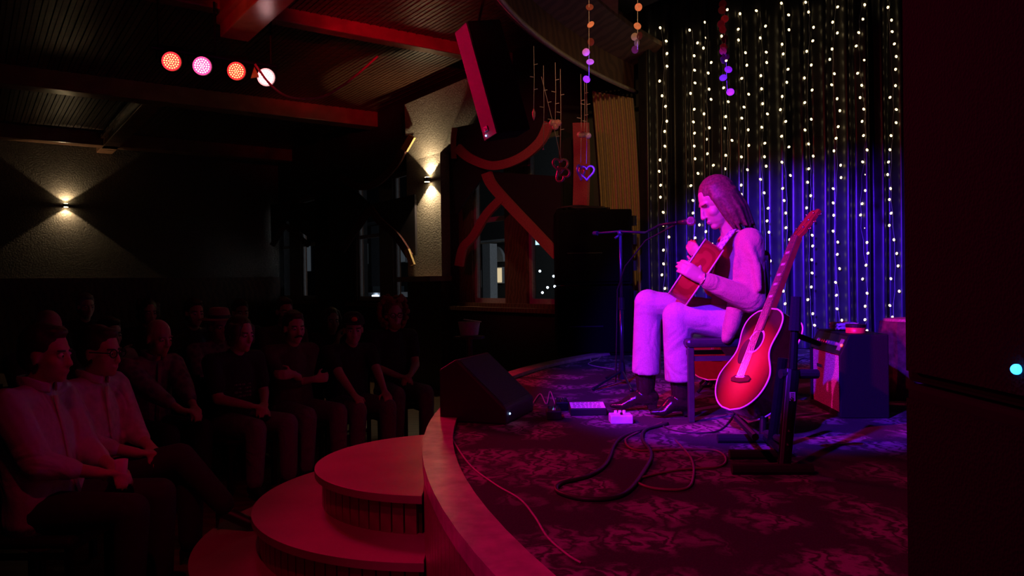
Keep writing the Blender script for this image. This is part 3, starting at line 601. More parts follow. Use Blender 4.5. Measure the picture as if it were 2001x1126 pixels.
# tree stump beside amp
sp=P(1765,775,4.75); q=MB(); sz=V((sp.x+.06,sp.y,ZS)); prof=[(.2,0),(.185,.1),(.175,.25),(.18,.4),(.17,.47)]
vs=[]; n=28
for r_,z in prof: vs+=[sz+V(((r_*(1+.07*math.sin(k*2.3)+.05*random.random()))*math.cos(2*PI*k/n),(r_*(1+.06*math.sin(k*3.1)))*math.sin(2*PI*k/n),z)) for k in range(n)]
q.add(vs,[(i*n+k,i*n+(k+1)%n,(i+1)*n+(k+1)%n,(i+1)*n+k) for i in range(4) for k in range(n)]+[tuple(4*n+k for k in range(n))])
stp=thing('tree_stump','rough bark tree stump stool behind the amplifier','stump',sz); ob('bark',q,mat('bark',(.12,.07,.05),.9,scale=25,bump=1,var=.5),stp,smooth=False)
q=MB(); q.lathe([(.165,.465),(.16,.485),(.0,.487)],sz,n=28,ends=False); ob('cut_top',q,mat('cut_wood',(.4,.26,.2),.6,kind='wood',scale=5),stp)
# ---------------------------------------------------------------- floor bits: wedge, pedals, paper, cables
w0=V((-.16,4.25,ZS))
wm=Matrix.Translation(w0)@Matrix.Rotation(-.35,4,'Z')@Matrix.Scale(.84,4)
wg=thing('monitor_wedge','black floor monitor wedge on the stage edge','speaker',M=wm)
prof=[(-.2,0),(.25,0),(.25,.10),(-.08,.40),(-.2,.33)]
q=MB(); q.prism(prof,-.27,.27,frame((0,0,0),(1,0,0),(0,0,1),(0,-1,0))); local('cabinet',q,mat('wedge_paint',(.02,.02,.024),.6,scale=120,bump=.2),wg,bevel=.012)
e0,e1=V((.25,0,.105)),V((-.08,0,.405)); dd=(e1-e0).normalized(); nn=V((-dd.z,0,dd.x))*-1
q=MB(); q.prism([(.03,-.25),(.03,.25),((e1-e0).length-.03,.25),((e1-e0).length-.03,-.25)],0,.012,frame(e0,dd,(0,1,0),dd.cross(V((0,1,0))))); local('grille',q,mat('wedge_grille',(.03,.03,.034),.5,.4,kind='voronoi',scale=220,bump=.6),wg)
q=MB(); q.ell((.25,-.2,.06),.006,n=8,m=6); local('power_lamp',q,mat('blue_led',(.1,.3,1),.3,emit=14,ecol=(.25,.5,1)),wg)
def pedal(label,px,py,c,wd=.075,dp=.12,h=.045,led=None,z=ZS):
    g=G(px,py,z); t_=thing('effects_pedal',label,'pedal',g); q=MB(); q.box(g+V((0,0,h/2)),(wd,dp,h)); bo=ob('housing',q,c,t_,bevel=.006)
    for i in(-1,0,1): q=MB(); q.lathe([(.009,0),(.008,.014)],g+V((i*.022,-.02+.05,h)),n=10); ob('knob',q,mat('knob_white',(.8,.78,.8),.4) if led is None else BLK,t_)
    q=MB(); q.lathe([(.008,0),(.007,.012)],g+V((0,-.03,h)),n=10); ob('footswitch',q,CHR,t_)
    if led: q=MB(); q.ell(g+V((0,.0,h+.003)),.005,n=8,m=6); ob('status_light',q,mat('pedal_'+led[0],led[1],.3,emit=10,ecol=led[1]),t_)
wp=mat('white_pedal',(.75,.7,.75),.4)
pedal('white effects pedal in front of the guitarist\'s boots',1213,826,wp,.115,.1,.045)
pedal('black tuner pedal beside the paper set list',1082,818,BLK,.08,.12,.05,('blue',(.2,.3,1)))
pedal('black effects pedal behind the tuner pedal',1098,800,BLKM,.075,.12,.05,('pink',(1,.2,.5)))
bd=thing('pedal_board','low black pedal case carrying the paper set list','case',G(1150,815,ZS)); q=MB(); q.box(G(1150,812,ZS)+V((0,.06,.02)),(.20,.15,.04)); ob('case',q,BLK,bd,bevel=.005)
g=G(1150,812,ZS)+V((0,.06,.0415)); q=MB(); q.box(g+V((0,.0,.004)),(.19,.13,.003),Matrix.Rotation(.12,3,'X')); sl=thing('set_list','white paper set list with rows of dark handwriting lying on the case','paper',g); ob('paper',q,mat('paper',(.85,.82,.85),.8),sl)
q=MB()
for r_ in range(4):
    x=-.08
    while x<.07:
        l=random.uniform(.008,.022); q.box(g+V((x+l/2,.045-.028*r_,.0065+(.045-.028*r_)*.12)),(l,.007,.001)); x+=l+.008
ob('writing',q,BLK,sl)
blackc=mat('cable_rubber',(.03,.025,.03),.5)
def spline(pts,n=8):
    out=[]; Pn=[pts[0]]+pts+[pts[-1]]
    for i in range(1,len(Pn)-2):
        for k in range(n):
            t=k/n; a,b,c,d_=Pn[i-1],Pn[i],Pn[i+1],Pn[i+2]
            out.append(.5*((2*b)+(c-a)*t+(2*a-5*b+4*c-d_)*t*t+(3*b-a-3*c+d_)*t**3))
    return out+[pts[-1]]
def cable(label,px,r_=.006,m=blackc,z=None,name='cable'):
    pts=spline([G(x,y,(z or ZS)+r_) for x,y in px]); q=MB(); q.tube(pts,r_,6); return tag(ob(name,q,m,smooth=True),label,'cable')
cable('thick black cable in a wide loop on the carpet before the pedals',[(1305,828),(1215,855),(1185,905),(1150,930),(1095,945),(1092,962),(1150,976),(1220,965),(1262,915),(1272,885),(1255,858),(1262,840),(1300,828)],.008)
cable('black guitar cable looping in the middle of the carpet',[(1295,826),(1240,848),(1222,862),(1245,880),(1330,878),(1395,880),(1418,895),(1405,912),(1330,918),(1260,932),(1245,942),(1280,955),(1340,955),(1355,930),(1350,895),(1320,860)],.005,mat('brown_cable',(.25,.13,.1),.5))
cable('thin pale cable running from the rim across the carpet',[(866,812),(880,850),(915,905),(965,945),(1015,975),(1045,1010),(1070,1050),(1110,1085),(1135,1100)],.0035,mat('pale_cable',(.5,.4,.36),.5))
cable('dark cable trailing from the guitar to the floor',[(1440,800),(1415,835),(1380,846),(1320,842),(1290,830)],.004)
cable('loose cable curled on the floor by the speaker stack',[(1155,705),(1152,690),(1165,680),(1178,686),(1172,700),(1150,712),(1200,722)],.005,MATS['pale_cable'])
cable('cable coming over the edge by the pedals',[(1035,800),(1055,770),(1068,790),(1075,765),(1085,790)],.004,MATS['pale_cable'])
cable('black cable from the amplifier curling across the floor',[(1610,715),(1570,700),(1530,730),(1515,760),(1540,790)],.006)
# ---------------------------------------------------------------- speaker stack at the stage's far corner
sl0,sr0=G(1090,696,ZS),G(1242,696,ZS); cx=(sl0.x+sr0.x)/2; wd=sr0.x-sl0.x; Y0=sl0.y
cab=mat('cabinet_paint',(.007,.006,.007),.9,spec=.15,scale=150,bump=.05); grl=mat('speaker_grille',(.005,.0045,.005),.9,.0,spec=.15,kind='voronoi',scale=160,bump=.3)
for z0,h,lb in((ZS,.70,'lower black speaker cabinet of the stack by the cream curtain'),(ZS+.71,.76,'upper black speaker cabinet stacked by the cream curtain')):
    t_=thing('speaker_cabinet',lb,'speaker',(cx,Y0+.24,z0)); q=MB(); q.box((cx,Y0+.24,z0+h/2),(wd,.46,h)); ob('cabinet',q,cab,t_,bevel=.02)
    q=MB(); q.box((cx,Y0-.006,z0+h/2),(wd-.06,.02,h-.06)); ob('grille',q,grl,t_,bevel=.008)
    q=MB(); q.box((cx-.1,Y0-.02,z0+h*.42),(.35,.012,.012)); ob('handle',q,BLK,t_)
    for zz in(.25,.6,.85):
        q=MB(); q.tube([V((cx+wd/2+.03,Y0+.1,z0+h*zz-.05)),V((cx+wd/2+.03,Y0+.1,z0+h*zz+.05))],.03,10); ob('caster',q,BLK,t_)
q=MB(); zt=ZS+1.48; q.tube(spline([V((cx-.1+.28*math.cos(a)*(1-.03*a),Y0+.2+.1*math.sin(a),zt+.012+.01*(i%3))) for i,a in enumerate([k*.9 for k in range(18)])],5),.014,6); tag(ob('coiled_cable',q,blackc,smooth=True),'coiled black cable lying on top of the speaker stack','cable')
# ---------------------------------------------------------------- right: black PA stack close to the camera
for z0,h,lb,g_ in((0,1.235,'black subwoofer cabinet close at the right edge','pa'),(1.24,1.3,'tall black loudspeaker on the subwoofer at the right edge with blue lamp','pa')):
    t_=thing('loudspeaker',lb,'speaker',(1.3,1.2,z0)); q=MB(); q.box((1.3,1.12,z0+h/2),(.98,.92,h)); ob('cabinet',q,cab,t_,bevel=.01)
    q=MB(); q.box((.802,1.12,z0+h/2),(.016,.86,h-.05)); ob('grille',q,grl,t_)
    if z0>0:
        rr_=ray(1980,722); c=CAM+rr_*(.785/rr_.x); q=MB(); q.ell((.79,c.y,c.z),.0085,n=12,m=8); ob('power_lamp',q,mat('bright_blue_led',(.1,.4,1),.3,emit=6,ecol=(.02,.28,1)),t_)
# ---------------------------------------------------------------- hanging column speaker
c1=P(900,52,5.6); c2=P(960,270,5.6); ax_=(c2-c1).normalized(); fx=V((-.86,-.50,0)).normalized(); fx=(fx-ax_*fx.dot(ax_)).normalized(); sx=ax_.cross(fx)
hs_=thing('column_speaker','slim grey column loudspeaker hung tilted from the ceiling','speaker',M=frame((c1+c2)/2,sx,fx,ax_)); L_=(c2-c1).length
q=MB(); q.box((0,-.15,0),(.20,.28,L_)); local('cabinet',q,cab,hs_,bevel=.01)
q=MB(); q.box((0,-.005,0),(.185,.02,L_-.02)); local('grille',q,mat('grey_grille',(.11,.105,.105),.6,.2,kind='voronoi',scale=260,bump=.4),hs_)
q=MB(); q.box((.03,.008,L_/2-.08),(.06,.006,.035)); lgp=local('logo_plate',q,mat('logo_white',(.7,.7,.7),.5),hs_)
q=MB(); q.box((.03,.012,L_/2-.082),(.05,.003,.004),Matrix.Rotation(.35,3,'Y')); q.box((.022,.012,L_/2-.07),(.02,.003,.004),Matrix.Rotation(-.5,3,'Y')); tag(local('logo_stroke',q,BLK,lgp),kind='stuff')
q=MB(); q.ell((.05,.008,L_/2-.035),.006,n=8,m=6); local('power_lamp',q,MATS['blue_led'],hs_)
q=MB(); q.tube([V((0,-.15,-L_/2)),V((-.05,-.35,-L_/2-.4))],.012,8); local('bracket',q,BLKM,hs_)
# ---------------------------------------------------------------- drape with strings of lights
satin=mat('black_satin',(.024,.023,.03),.32,scale=8,var=.3)
YD=8.15; dr=thing('stage_drape','black satin pleated backdrop hung behind the stage','curtain',(3.3,YD,ZS))
def pleat(x): return .055*math.sin(x*2*PI/.21+1.2*math.sin(x*3.1))+.03*math.sin(x*2*PI/.77)
for i in range(5):
    x0=1.37+i*.78; rows=[]
    for z in(ZS+.01,1.2,1.9,2.8,3.8,4.9): rows.append([V((x0+.78*k/60,YD+pleat(x0+.78*k/60)*(1 if z<4 else .7)+.01*math.sin(z*3+x0),z)) for k in range(61)])
    q=MB(); q.sheet(rows); ob('drape_panel',q,satin,dr,smooth=True)
bulbme=MB().ell((0,0,0),(.0118,.0118,.0145),n=8,m=6).mesh('bulb',True); bulbme.materials.append(mat('warm_bulb',(1,.8,.45),.4,emit=4.5,ecol=(1,.72,.32)))
lab=['first','second','third','fourth','fifth','sixth','seventh','eighth','ninth','tenth','eleventh']
sx_=[(1300,60,640),(1358,62,640),(1388,50,560),(1425,25,640),(1460,32,640),(1496,28,690),(1536,15,700),(1588,5,690),(1640,-5,690),(1692,-8,690),(1752,-10,660)]
for i,(px,ya,yb) in enumerate(sx_):
    za,zb=P(px,ya,YD).z,P(px,yb,YD).z; base=P(px,400,YD-.12)
    t_=thing('string_light','%s strand of warm fairy lights from the cream curtain, on the black backdrop'%lab[i],'fairy lights',(base.x,base.y,za),group='fairy light strands on the drape'); pts=[]; z=za; k=0; bul=[]
    while z>max(zb,ZS+.05):
        x=base.x+.018*math.sin(k*.5+i)+(.012 if k%2 else -.012)*.4; yv=YD+pleat(x)-.03; yv=min(yv,YD-.035); pts.append(V((x,yv,z)))
        b=V((x+random.choice((-1,1))*random.uniform(.012,.045),yv-.012,z+random.uniform(-.02,.02))); bul.append(b); z-=.137; k+=1
    q=MB(); q.tube(pts,.0022,5); ob('wire',q,mat('clear_wire',(.3,.3,.33),.3),t_)
    for b in bul: inst('bulb',bulbme,t_,Matrix.Translation(b)@Matrix.Rotation(random.uniform(-1,1),4,'Y'))
# cream curtain at the end of the track
cr=mat('cream_velvet',(.62,.45,.24),.8,scale=30,var=.12,sheen=.2)
rows=[]; 
for j in range(10):
    v_=j/9; y0=178+ (640-178)*v_; xl=1157+22*v_+6*math.sin(v_*3); xr=1238+22*v_**.7
    rows.append([P(xl+(xr-xl)*k/80,y0+14*(k/80)*(1-v_),8.26+.05*math.sin(k/80*2*PI*9)+.02*math.sin(k*.31)) for k in range(81)])
q=MB(); q.sheet(rows); ct=tag(ob('cream_curtain',q,cr,smooth=True),'cream pleated stage curtain gathered at the end of the track','curtain')
hk=MB()
for k in range(10): p=P(1160+8.2*k,172+1.4*k,8.2); hk.box(p,(.02,.02,.05))
ob('hooks',hk,BLKM,ct)
# ---------------------------------------------------------------- hanging ornaments
thr=mat('clear_thread',(.55,.5,.5),.4); silver=mat('wire_heart',(.65,.55,.5),.35,.5,bump=.3,scale=90)
def heart(c,r_,yaw,tilt=0,rad=.009):
    pts=[]
    for i in range(41):
        a=2*PI*i/40; x=16*math.sin(a)**3/17; z=(13*math.cos(a)-5*math.cos(2*a)-2*math.cos(3*a)-math.cos(4*a))/17
        p=Matrix.Rotation(yaw,3,'Z')@(Matrix.Rotation(tilt,3,'Y')@V((x*r_,0,z*r_))); pts.append(c+p)
    q=MB(); q.tube(pts,rad,7,cap=False); return q
DH=6.0
def hang(name,label,px,py0,py1,make,m,d=DH,sway=0):
    a,b=P(px+sway,py0,d),P(px,py1,d); t_=thing(name,label,'ornament',a); q=MB(); q.tube([a,a.lerp(b,.5)+V((.004,0,0)),b],.0022,5); th=ob('thread',q,thr,t_)
    for k in range(3):
        c=a.lerp(b,.3+.2*k); q=MB(); q.tube([c,c+V((.03*(-1)**k,0,.006))],.003,5); ob('bead',q,thr,t_)
    ob('ornament',make(b),m,t_,smooth=True)
hang('heart_ornament','upper pale wire heart of the overlapping pair left of the curtain',1095,135,305,lambda b:heart(b-V((0,0,.07)),.065,.25),silver)
hang('heart_ornament','lower tilted wire heart hanging under the upper pale one',1098,150,318,lambda b:heart(b-V((0,.02,.09)),.065,-.5,2.6),silver,sway=-40)
hang('heart_ornament','left wire heart of the interlocked pair nearest the cream curtain',1135,145,318,lambda b:heart(b-V((0,0,.07)),.065,1.0),silver)
hang('heart_ornament','right wire heart of the interlocked pair nearest the cream curtain',1146,155,320,lambda b:heart(b-V((0,.02,.07)),.065,-.45),silver)
pinkg=mat('pink_glass',(.8,.35,.4),.15,scale=80,var=.3)
hang('glass_heart','small solid pink glass heart on a thread',1085,122,238,lambda b:MB().ell(b+V((-.02,0,-.01)),(.03,.018,.028)).ell(b+V((.02,0,-.01)),(.03,.018,.028)).ell(b+V((0,0,-.035)),(.028,.016,.03)),pinkg)
hang('crystal_drop','long pointed crystal drop, leftmost of the hanging ornaments',1043,90,212,lambda b:MB().lathe([(.002,0),(.014,-.03),(.013,-.06),(.001,-.095)],b,n=8),pinkg)
hang('crystal_cluster','cluster of clear crystals hanging beside the cream curtain',1142,150,258,lambda b:MB().ell(b+V((-.02,0,-.02)),(.04,.02,.026)).ell(b+V((.03,0,-.03)),(.025,.015,.025)),mat('clear_crystal',(.7,.55,.5),.15,var=.3,scale=90))
hang('bead_strand','plain thin strand of clear beads between drop and glass heart',1062,128,292,lambda b:MB().ell(b,.006,n=8,m=6),thr)
discm=[mat('copper_disc',(.85,.4,.33),.35,.1),mat('gold_disc',(.7,.6,.35),.3,.6),mat('dark_disc',(.2,.05,.05),.4,.3)]
dm=MB().lathe([(.0,.0008),(.026,.0008),(.026,-.0008),(.0,-.0008)],n=18,ends=False)
dmes=[]
for m in discm: me=dm.mesh('disc'); me.materials.append(m); dmes.append(me)
for px,d,ys_,lb in((1151,5.2,[(-18,0),(14,2),(48,0),(82,2),(102,0),(121,0),(155,0)],'leftmost short strand of round copper discs, hung before the curtain'),(1246,5.2,[(-12,0),(14,0),(51,0),(72,1),(70,2),(84,1),(97,2)],'middle strand of round discs with gold ones at its end'),(1413,5.2,[(-10,2),(8,2),(20,1),(37,0),(47,0),(58,0),(76,2),(92,0),(100,0),(110,2),(118,1),(136,0),(152,1),(180,0)],'longest strand of coppery discs hanging before the fairy lights')):
    a=P(px,-60,d); t_=thing('disc_garland',lb,'garland',a); q=MB(); q.tube([a,P(px+(8 if px>1400 else 0),ys_[-1][0],d)],.0015,5); ob('thread',q,thr,t_)
    for i,(yy,mi) in enumerate(ys_):
        p=P(px+random.uniform(-7,7)+(8*i/14 if px>1400 else 0),yy,d); inst('disc',dmes[mi],t_,Matrix.Translation(p)@Matrix.Rotation(PI/2+random.uniform(-.5,.5),4,'X')@Matrix.Rotation(random.uniform(-.7,.7),4,'Y'))
# ---------------------------------------------------------------- window drapes with pale trims
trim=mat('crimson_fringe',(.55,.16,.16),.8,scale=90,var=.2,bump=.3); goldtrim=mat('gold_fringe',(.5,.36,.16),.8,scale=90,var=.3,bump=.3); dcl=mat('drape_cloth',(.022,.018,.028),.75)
def band(px,wpx,t,m,name,par,thick=.03):
    pts=spline([V((x,y,0)) for x,y in px],6); q=MB(); rows=[[],[]]
    for i,p in enumerate(pts):
        tn=(pts[min(i+1,len(pts)-1)]-pts[max(i-1,0)]).normalized(); nr=V((-tn.y,tn.x,0)); 
        for s_ in(0,1): u=p+nr*(wpx/2*(1 if s_ else -1)); rows[s_].append(WT(u.x,u.y,t))
    q.sheet(rows); return ob(name,q,m,par,solid=thick)
def cloth(poly,t,par,name='cloth'):
    q=MB(); n=len(poly); q.add([WT(x,y,t) for x,y in poly]+[WT(x,y,t)+B*.03 for x,y in poly],[tuple(range(n)),tuple(range(n,2*n))[::-1]]+[(k,(k+1)%n,n+(k+1)%n,n+k) for k in range(n)]); return ob(name,q,dcl,par)
d3=thing('window_drape','black swagged drape with crimson fringe over the window nearest the speaker stack','drape',WT(990,560,TW-.2))
cloth([(884,250),(1072,215),(1060,265),(1020,300),(970,322),(920,312),(895,292)],TW-.24,d3,'swag'); band([(893,288),(920,310),(965,324),(1015,310),(1055,278),(1073,240)],17,TW-.27,trim,'swag_fringe',d3)
cloth([(950,335),(890,420),(884,330),(900,300)],TW-.19,d3,'left_panel'); cloth([(950,335),(1095,345),(1098,498),(1040,440)],TW-.19,d3,'right_panel')
band([(951,338),(962,362),(1000,405),(1040,447),(1090,500)],19,TW-.22,trim,'panel_fringe',d3); band([(978,390),(950,420),(925,462),(905,485),(897,520)],15,TW-.23,trim,'panel_fringe',d3)
band([(889,250),(886,275),(887,310)],7,TW-.26,trim,'side_strip',d3); band([(1135,240),(1137,320),(1135,408)],28,TW-.2,trim,'side_strip',d3)  # left strip is fringe; right one a red-lit wall piece in crimson colour
shadetrim=mat('shaded_fringe',(.10,.03,.03),.9)  # same fringe away from the red light, its shade put into the colour
d2=thing('window_drape','black swagged drape with shaded fringe over the window left of the pillar','drape',WT(750,560,TW-.2))
cloth([(645,300),(808,262),(790,300),(755,345),(715,366),(680,350)],TW-.24,d2,'swag'); band([(665,345),(700,365),(735,358),(770,325),(790,290),(806,266)],13,TW-.27,shadetrim,'swag_fringe',d2); band([(790,294),(806,266)],12,TW-.28,goldtrim,'gold_tassel',d2)
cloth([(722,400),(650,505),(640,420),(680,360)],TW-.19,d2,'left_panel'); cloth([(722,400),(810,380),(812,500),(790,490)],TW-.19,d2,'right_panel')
band([(722,405),(740,430),(775,462),(800,500)],13,TW-.22,shadetrim,'panel_fringe',d2); band([(722,410),(695,450),(668,490)],12,TW-.23,shadetrim,'panel_fringe',d2); band([(795,488),(806,518)],9,TW-.24,goldtrim,'gold_tassel',d2)
d1=thing('window_drape','black drape with faint fringe over the farthest window','drape',WT(575,560,TW-.2))
cloth([(560,430),(530,475),(528,400),(620,395),(618,475),(590,455)],TW-.19,d1,'panel'); band([(557,440),(545,458),(532,480)],9,TW-.22,shadetrim,'panel_fringe',d1); band([(557,440),(580,460),(604,480)],9,TW-.23,shadetrim,'panel_fringe',d1)
# ---------------------------------------------------------------- sconces
br=mat('bronze',(.05,.04,.03),.4,.6)
def sconce(label,p,n,up,dn,sz):
    t_=thing('wall_sconce',label,'lamp',p); c=p+n*.06; q=MB(); q.lathe([(.045,-.03),(.05,0),(.045,.03)],c,n=20); q.box(p+n*.035,(.03,.03,.05)); ob('body',q,br,t_,smooth=False)
    for s_ in(1,-1): q=MB(); q.lathe([(.035,.0),(.035,.002)],c+V((0,0,.031*s_)),n=16); ob('lens',q,mat('warm_lens',(1,.8,.5),.4,emit=40,ecol=(1,.75,.4)),t_)
    for s_,e in((1,up),(-1,dn)):
        l=spot('sconce_light',c+V((0,0,.04*s_))+n*.02,c+V((0,0,1*s_))-n*.12,(1,.74,.42),e,sz,.12,.02)
sp_=WT(842,352,TW-.14); sconce('up-and-down wall light on the plaster pillar',sp_,-B,40,48,112)
sp2=WS(128,402,SL); sconce('up-and-down wall light on the far left wall',sp2,A,16,16,108)
# ---------------------------------------------------------------- par cans on the beam
parb=thing('lighting_bar','black lighting bar clamped under the ceiling beam','lighting bar',WS(430,135,-7.42)); q=MB(); q.tube([WS(295,92,-7.45),WS(540,130,-7.45)],.02,8); ob('bar',q,BLKM,parb)
for px_ in(310,420,530): h_=WS(px_,100+.155*(px_-310),-7.45); q=MB(); q.tube([h_,V((h_.x,h_.y,4.12))],.012,6); ob('hanger',q,BLKM,parb)
tgt=V((1.0,4.2,1.4))
pc=[(335,120,(1,.02,.03),'leftmost red stage lamp on the ceiling bar',3),(395,129,(1,.05,.22),'pinkish stage lamp, second from the left on the ceiling bar',4),(462,139,(1,.02,.02),'red stage lamp, third from the left on the ceiling bar',3),(520,151,(1,.3,.3),'white-glowing stage lamp at the right end of the ceiling bar',30)]
for px,py,c,lb,es in pc:
    p=WS(px,py,-7.42); d=(V((0,.3,1.45))*.6+tgt*.4-p).normalized(); M=d.to_track_quat('Z','Y').to_matrix().to_4x4(); M.translation=p
    t_=thing('stage_lamp',lb,'stage lamp',M=M,group='stage lamps on the bar'); q=MB(); q.lathe([(.05,-.2),(.085,-.16),(.095,-.02),(.095,.02),(.086,.02),(.084,-.015)],n=24,ends=False); local('housing',q,BLKM,t_,smooth=True)
    q=MB(); q.lathe([(.083,-.012),(.083,-.014)],n=24); local('lens_plate',q,mat('lens_dark_%d'%px,tuple(x*.3 for x in c),.3,emit=2.2,ecol=c),t_)
    em=mat('led_%d'%px,c,.3,emit=es,ecol=(1,.5,.16) if px!=395 else (1,.6,.6)); n_=0
    if px==520: em=mat('led_white',c,.3,emit=9,ecol=(1,.8,.8))
    lm=MB().ell((0,0,0),(.0068,.0068,.004),n=8,m=6).mesh('led',True); lm.materials.append(em)
    for rr,nn_ in((0,1),(.02,6),(.04,12),(.06,18)):
        for k in range(nn_):
            o=bpy.data.objects.new('led',lm); col.objects.link(o); o.parent=t_; o.location=(rr*math.cos(2*PI*k/nn_),rr*math.sin(2*PI*k/nn_),-.008)
    q=MB(); q.tube([V((-.11,0,-.08)),V((-.11,.12,-.1)),V((.11,.12,-.1)),V((.11,0,-.08))],.008,6); local('yoke',q,BLKM,t_)
    spot('par_beam',p+d*.05,tgt,(1,0,c[2]) if px!=520 else (1,.0,.06),110 if px!=520 else 40,62,.6)
pts=[WS(x,y,-7.4) for x,y in((498,125),(528,165),(560,188),(600,193),(640,185),(690,152),(738,110))]; q=MB(); q.tube(spline(pts,6),.012,7); tag(ob('hanging_cable',q,mat('red_cable',(.6,.25,.25),.5),smooth=True),'sagging cable between the stage lamps and the ceiling beam','cable')  # cable is red in its own colour
q=MB(); c=WS(497,140,-7.35); q.add([c+V((0,0,.05)),c+A*.05+V((.03,0,-.06)),c-A*.02+V((-.03,0,-.06)),c+B*.04+V((0,0,-.05))],[(0,1,2),(0,2,3),(0,3,1),(1,3,2)]); tag(ob('safety_flag',q,mat('orange_plastic',(.8,.3,.1),.5)),'small orange tag hanging beside the white stage lamp','tag')
# lamp that lights the beam, just above the frame; the underside and warm spots are added fill
BW=[('beam_wash',ST(-4.2,2.7,3.5),ST(-5.9,3.35,4.25),(1,.0,.03),430,50,.8,'scarlet'),('beam_underside_fill',V((-1.9,3.5,3.2)),ST(-6.7,2.1,3.83),(1,.0,.03),200,20,.8,'added low red'),('beam_warm_fill',V((-2.15,3.6,3.2)),ST(-6.95,2.12,3.83),(1,.35,.03),26,9,.9,'added orange')]
for w_ in BW: spot(*w_[:7])
for nm_,lc,tg,cl_,_,_,_,word in WASH+BW:                     # lamp bodies above the picture; those for the fill spots are added too
    d=(V(tg)-V(lc)).normalized(); M=d.to_track_quat('Z','Y').to_matrix().to_4x4(); M.translation=V(lc)-d*.03
    t_=thing('stage_lamp','%s gelled stage lamp hung from the ceiling above the picture'%word,'stage lamp',M=M); q=MB(); q.lathe([(.05,-.2),(.085,-.16),(.095,-.02),(.095,.02),(.086,.02),(.084,-.015)],n=24,ends=False); local('housing',q,BLKM,t_,smooth=True)
    q=MB(); q.tube([V((-.11,0,-.08)),V((-.11,.12,-.1)),V((.11,.12,-.1)),V((.11,0,-.08))],.008,6); local('yoke',q,BLKM,t_)
    q=MB(); q.tube([V(lc)-d*.12+V((0,0,.1)),V((lc[0]-d.x*.12,lc[1]-d.y*.12,4.9 if lc[0]>0 else ZC))],.012,6); ob('hanger',q,BLKM,t_)
q=MB(); q.lathe([(.06,0),(.06,.03)],WT(785,25,3.4)*1.0,n=20); p=WS(785,26,-5.5); p.z=ZC-.02; q=MB(); q.lathe([(.07,0),(.06,-.035),(.0,-.04)],p,n=20,ends=False); tag(ob('smoke_detector',q,mat('white_plastic',(.6,.5,.5),.5),smooth=True),'round pale smoke detector on the board ceiling','smoke detector')
# ---------------------------------------------------------------- bucket on a post by the window
g=P(917,655,6.9); tj=thing('tip_bucket','pale bucket with papers on a post by the window','bucket',(g.x,g.y,0)); q=MB(); q.tube([V((g.x,g.y,0)),V((g.x,g.y,g.z-.02))],.03,10); q.lathe([(.14,0),(.14,.02)],(g.x,g.y,g.z-.03),n=20); ob('post',q,wood_dark,tj)
q=MB(); q.lathe([(.08,0),(.1,.12),(.095,.12),(.076,.01)],g,n=20,ends=False); ob('bucket',q,mat('pale_bucket',(.6,.5,.5),.5),tj,smooth=True); q=MB(); q.box(g+V((.03,0,.13)),(.16,.1,.004),Matrix.Rotation(.15,3,'Y')); ob('papers',q,MATS['paper'],tj)
# ---------------------------------------------------------------- street outside
TF=15.0
fb_=MB(); wbox(fb_,-60,6,TF+.6,TF+1.2,-3,9); fac=thing('facade','dark building facade with white columns across the night street','building',WT(750,600,TF)); ob('wall',fb_,mat('facade_paint',(.09,.085,.08),.8),fac)
white=mat('white_stone',(.62,.62,.62),.7)
def fpx(x0,y0,x1,y1,name,m,t=TF,dep=.3,par=fac):
    a,b=WT(x0,y1,t),WT(x1,y0,t); q=MB(); sA,sB=a.dot(A),b.dot(A); wbox(q,min(sA,sB),max(sA,sB),t,t+dep,a.z,b.z); return ob(name,q,m,par)
for x0,x1,ya in((944,957,476),(727,741,440),(668,674,450)): fpx(x0,ya,x1,600,'column',white,TF-.3)
fpx(900,466,990,478,'cornice',white,TF-.4,.5); fpx(690,430,760,440,'cornice',white,TF-.4,.5)
lit=mat('lit_window',(.9,.75,.5),.5,emit=.7,ecol=(1,.75,.42)); dimw=mat('dim_window',(.2,.22,.25),.4,emit=.05,ecol=(.6,.7,.8))
for x0,y0,x1,y1,m in((964,524,979,552,lit),(926,530,934,560,dimw),(703,478,714,515,dimw),(780,478,790,512,dimw),(548,470,560,520,dimw),(596,480,606,530,dimw)):
    fr_=fpx(x0-2,y0-2,x1+2,y1+2,'window_frame',white,TF+.45,.1); fpx(x0,y0,x1,y1,'window_pane',m,TF+.42,.05)
c=WT(969,512,TF+.4); q=MB(); q.prism([(.55*math.cos(a),.55*math.sin(a)) for a in[PI*i/14 for i in range(15)]],-.05,.05,frame(c,A,(0,0,1),B)); ob('fanlight',q,white,fac)
sg=thing('street_sign','lit pale blue sign seen through the right window','sign',WT(1042,472,12)); fpx(1028,468,1058,480,'sign_face',mat('sign_glow',(.5,.8,.9),.4,emit=1.6,ecol=(.5,.85,1)),12,.1,sg)
fpx(1026,466,1060,482,'sign_frame',BLK,12.05,.1,sg)
cr_=thing('parked_car','parked car low outside the window left of the pillar','car',WT(715,590,11)); fpx(700,572,738,596,'car_body',mat('white_car',(.5,.5,.52),.3),11,1.6,cr_); fpx(727,577,735,584,'headlamp',mat('headlamp',(.8,.9,1),.3,emit=5,ecol=(.7,.85,1)),10.9,.1,cr_); fpx(705,560,728,572,'car_roof',mat('car_glass',(.05,.06,.07),.1),11.2,1.2,cr_)
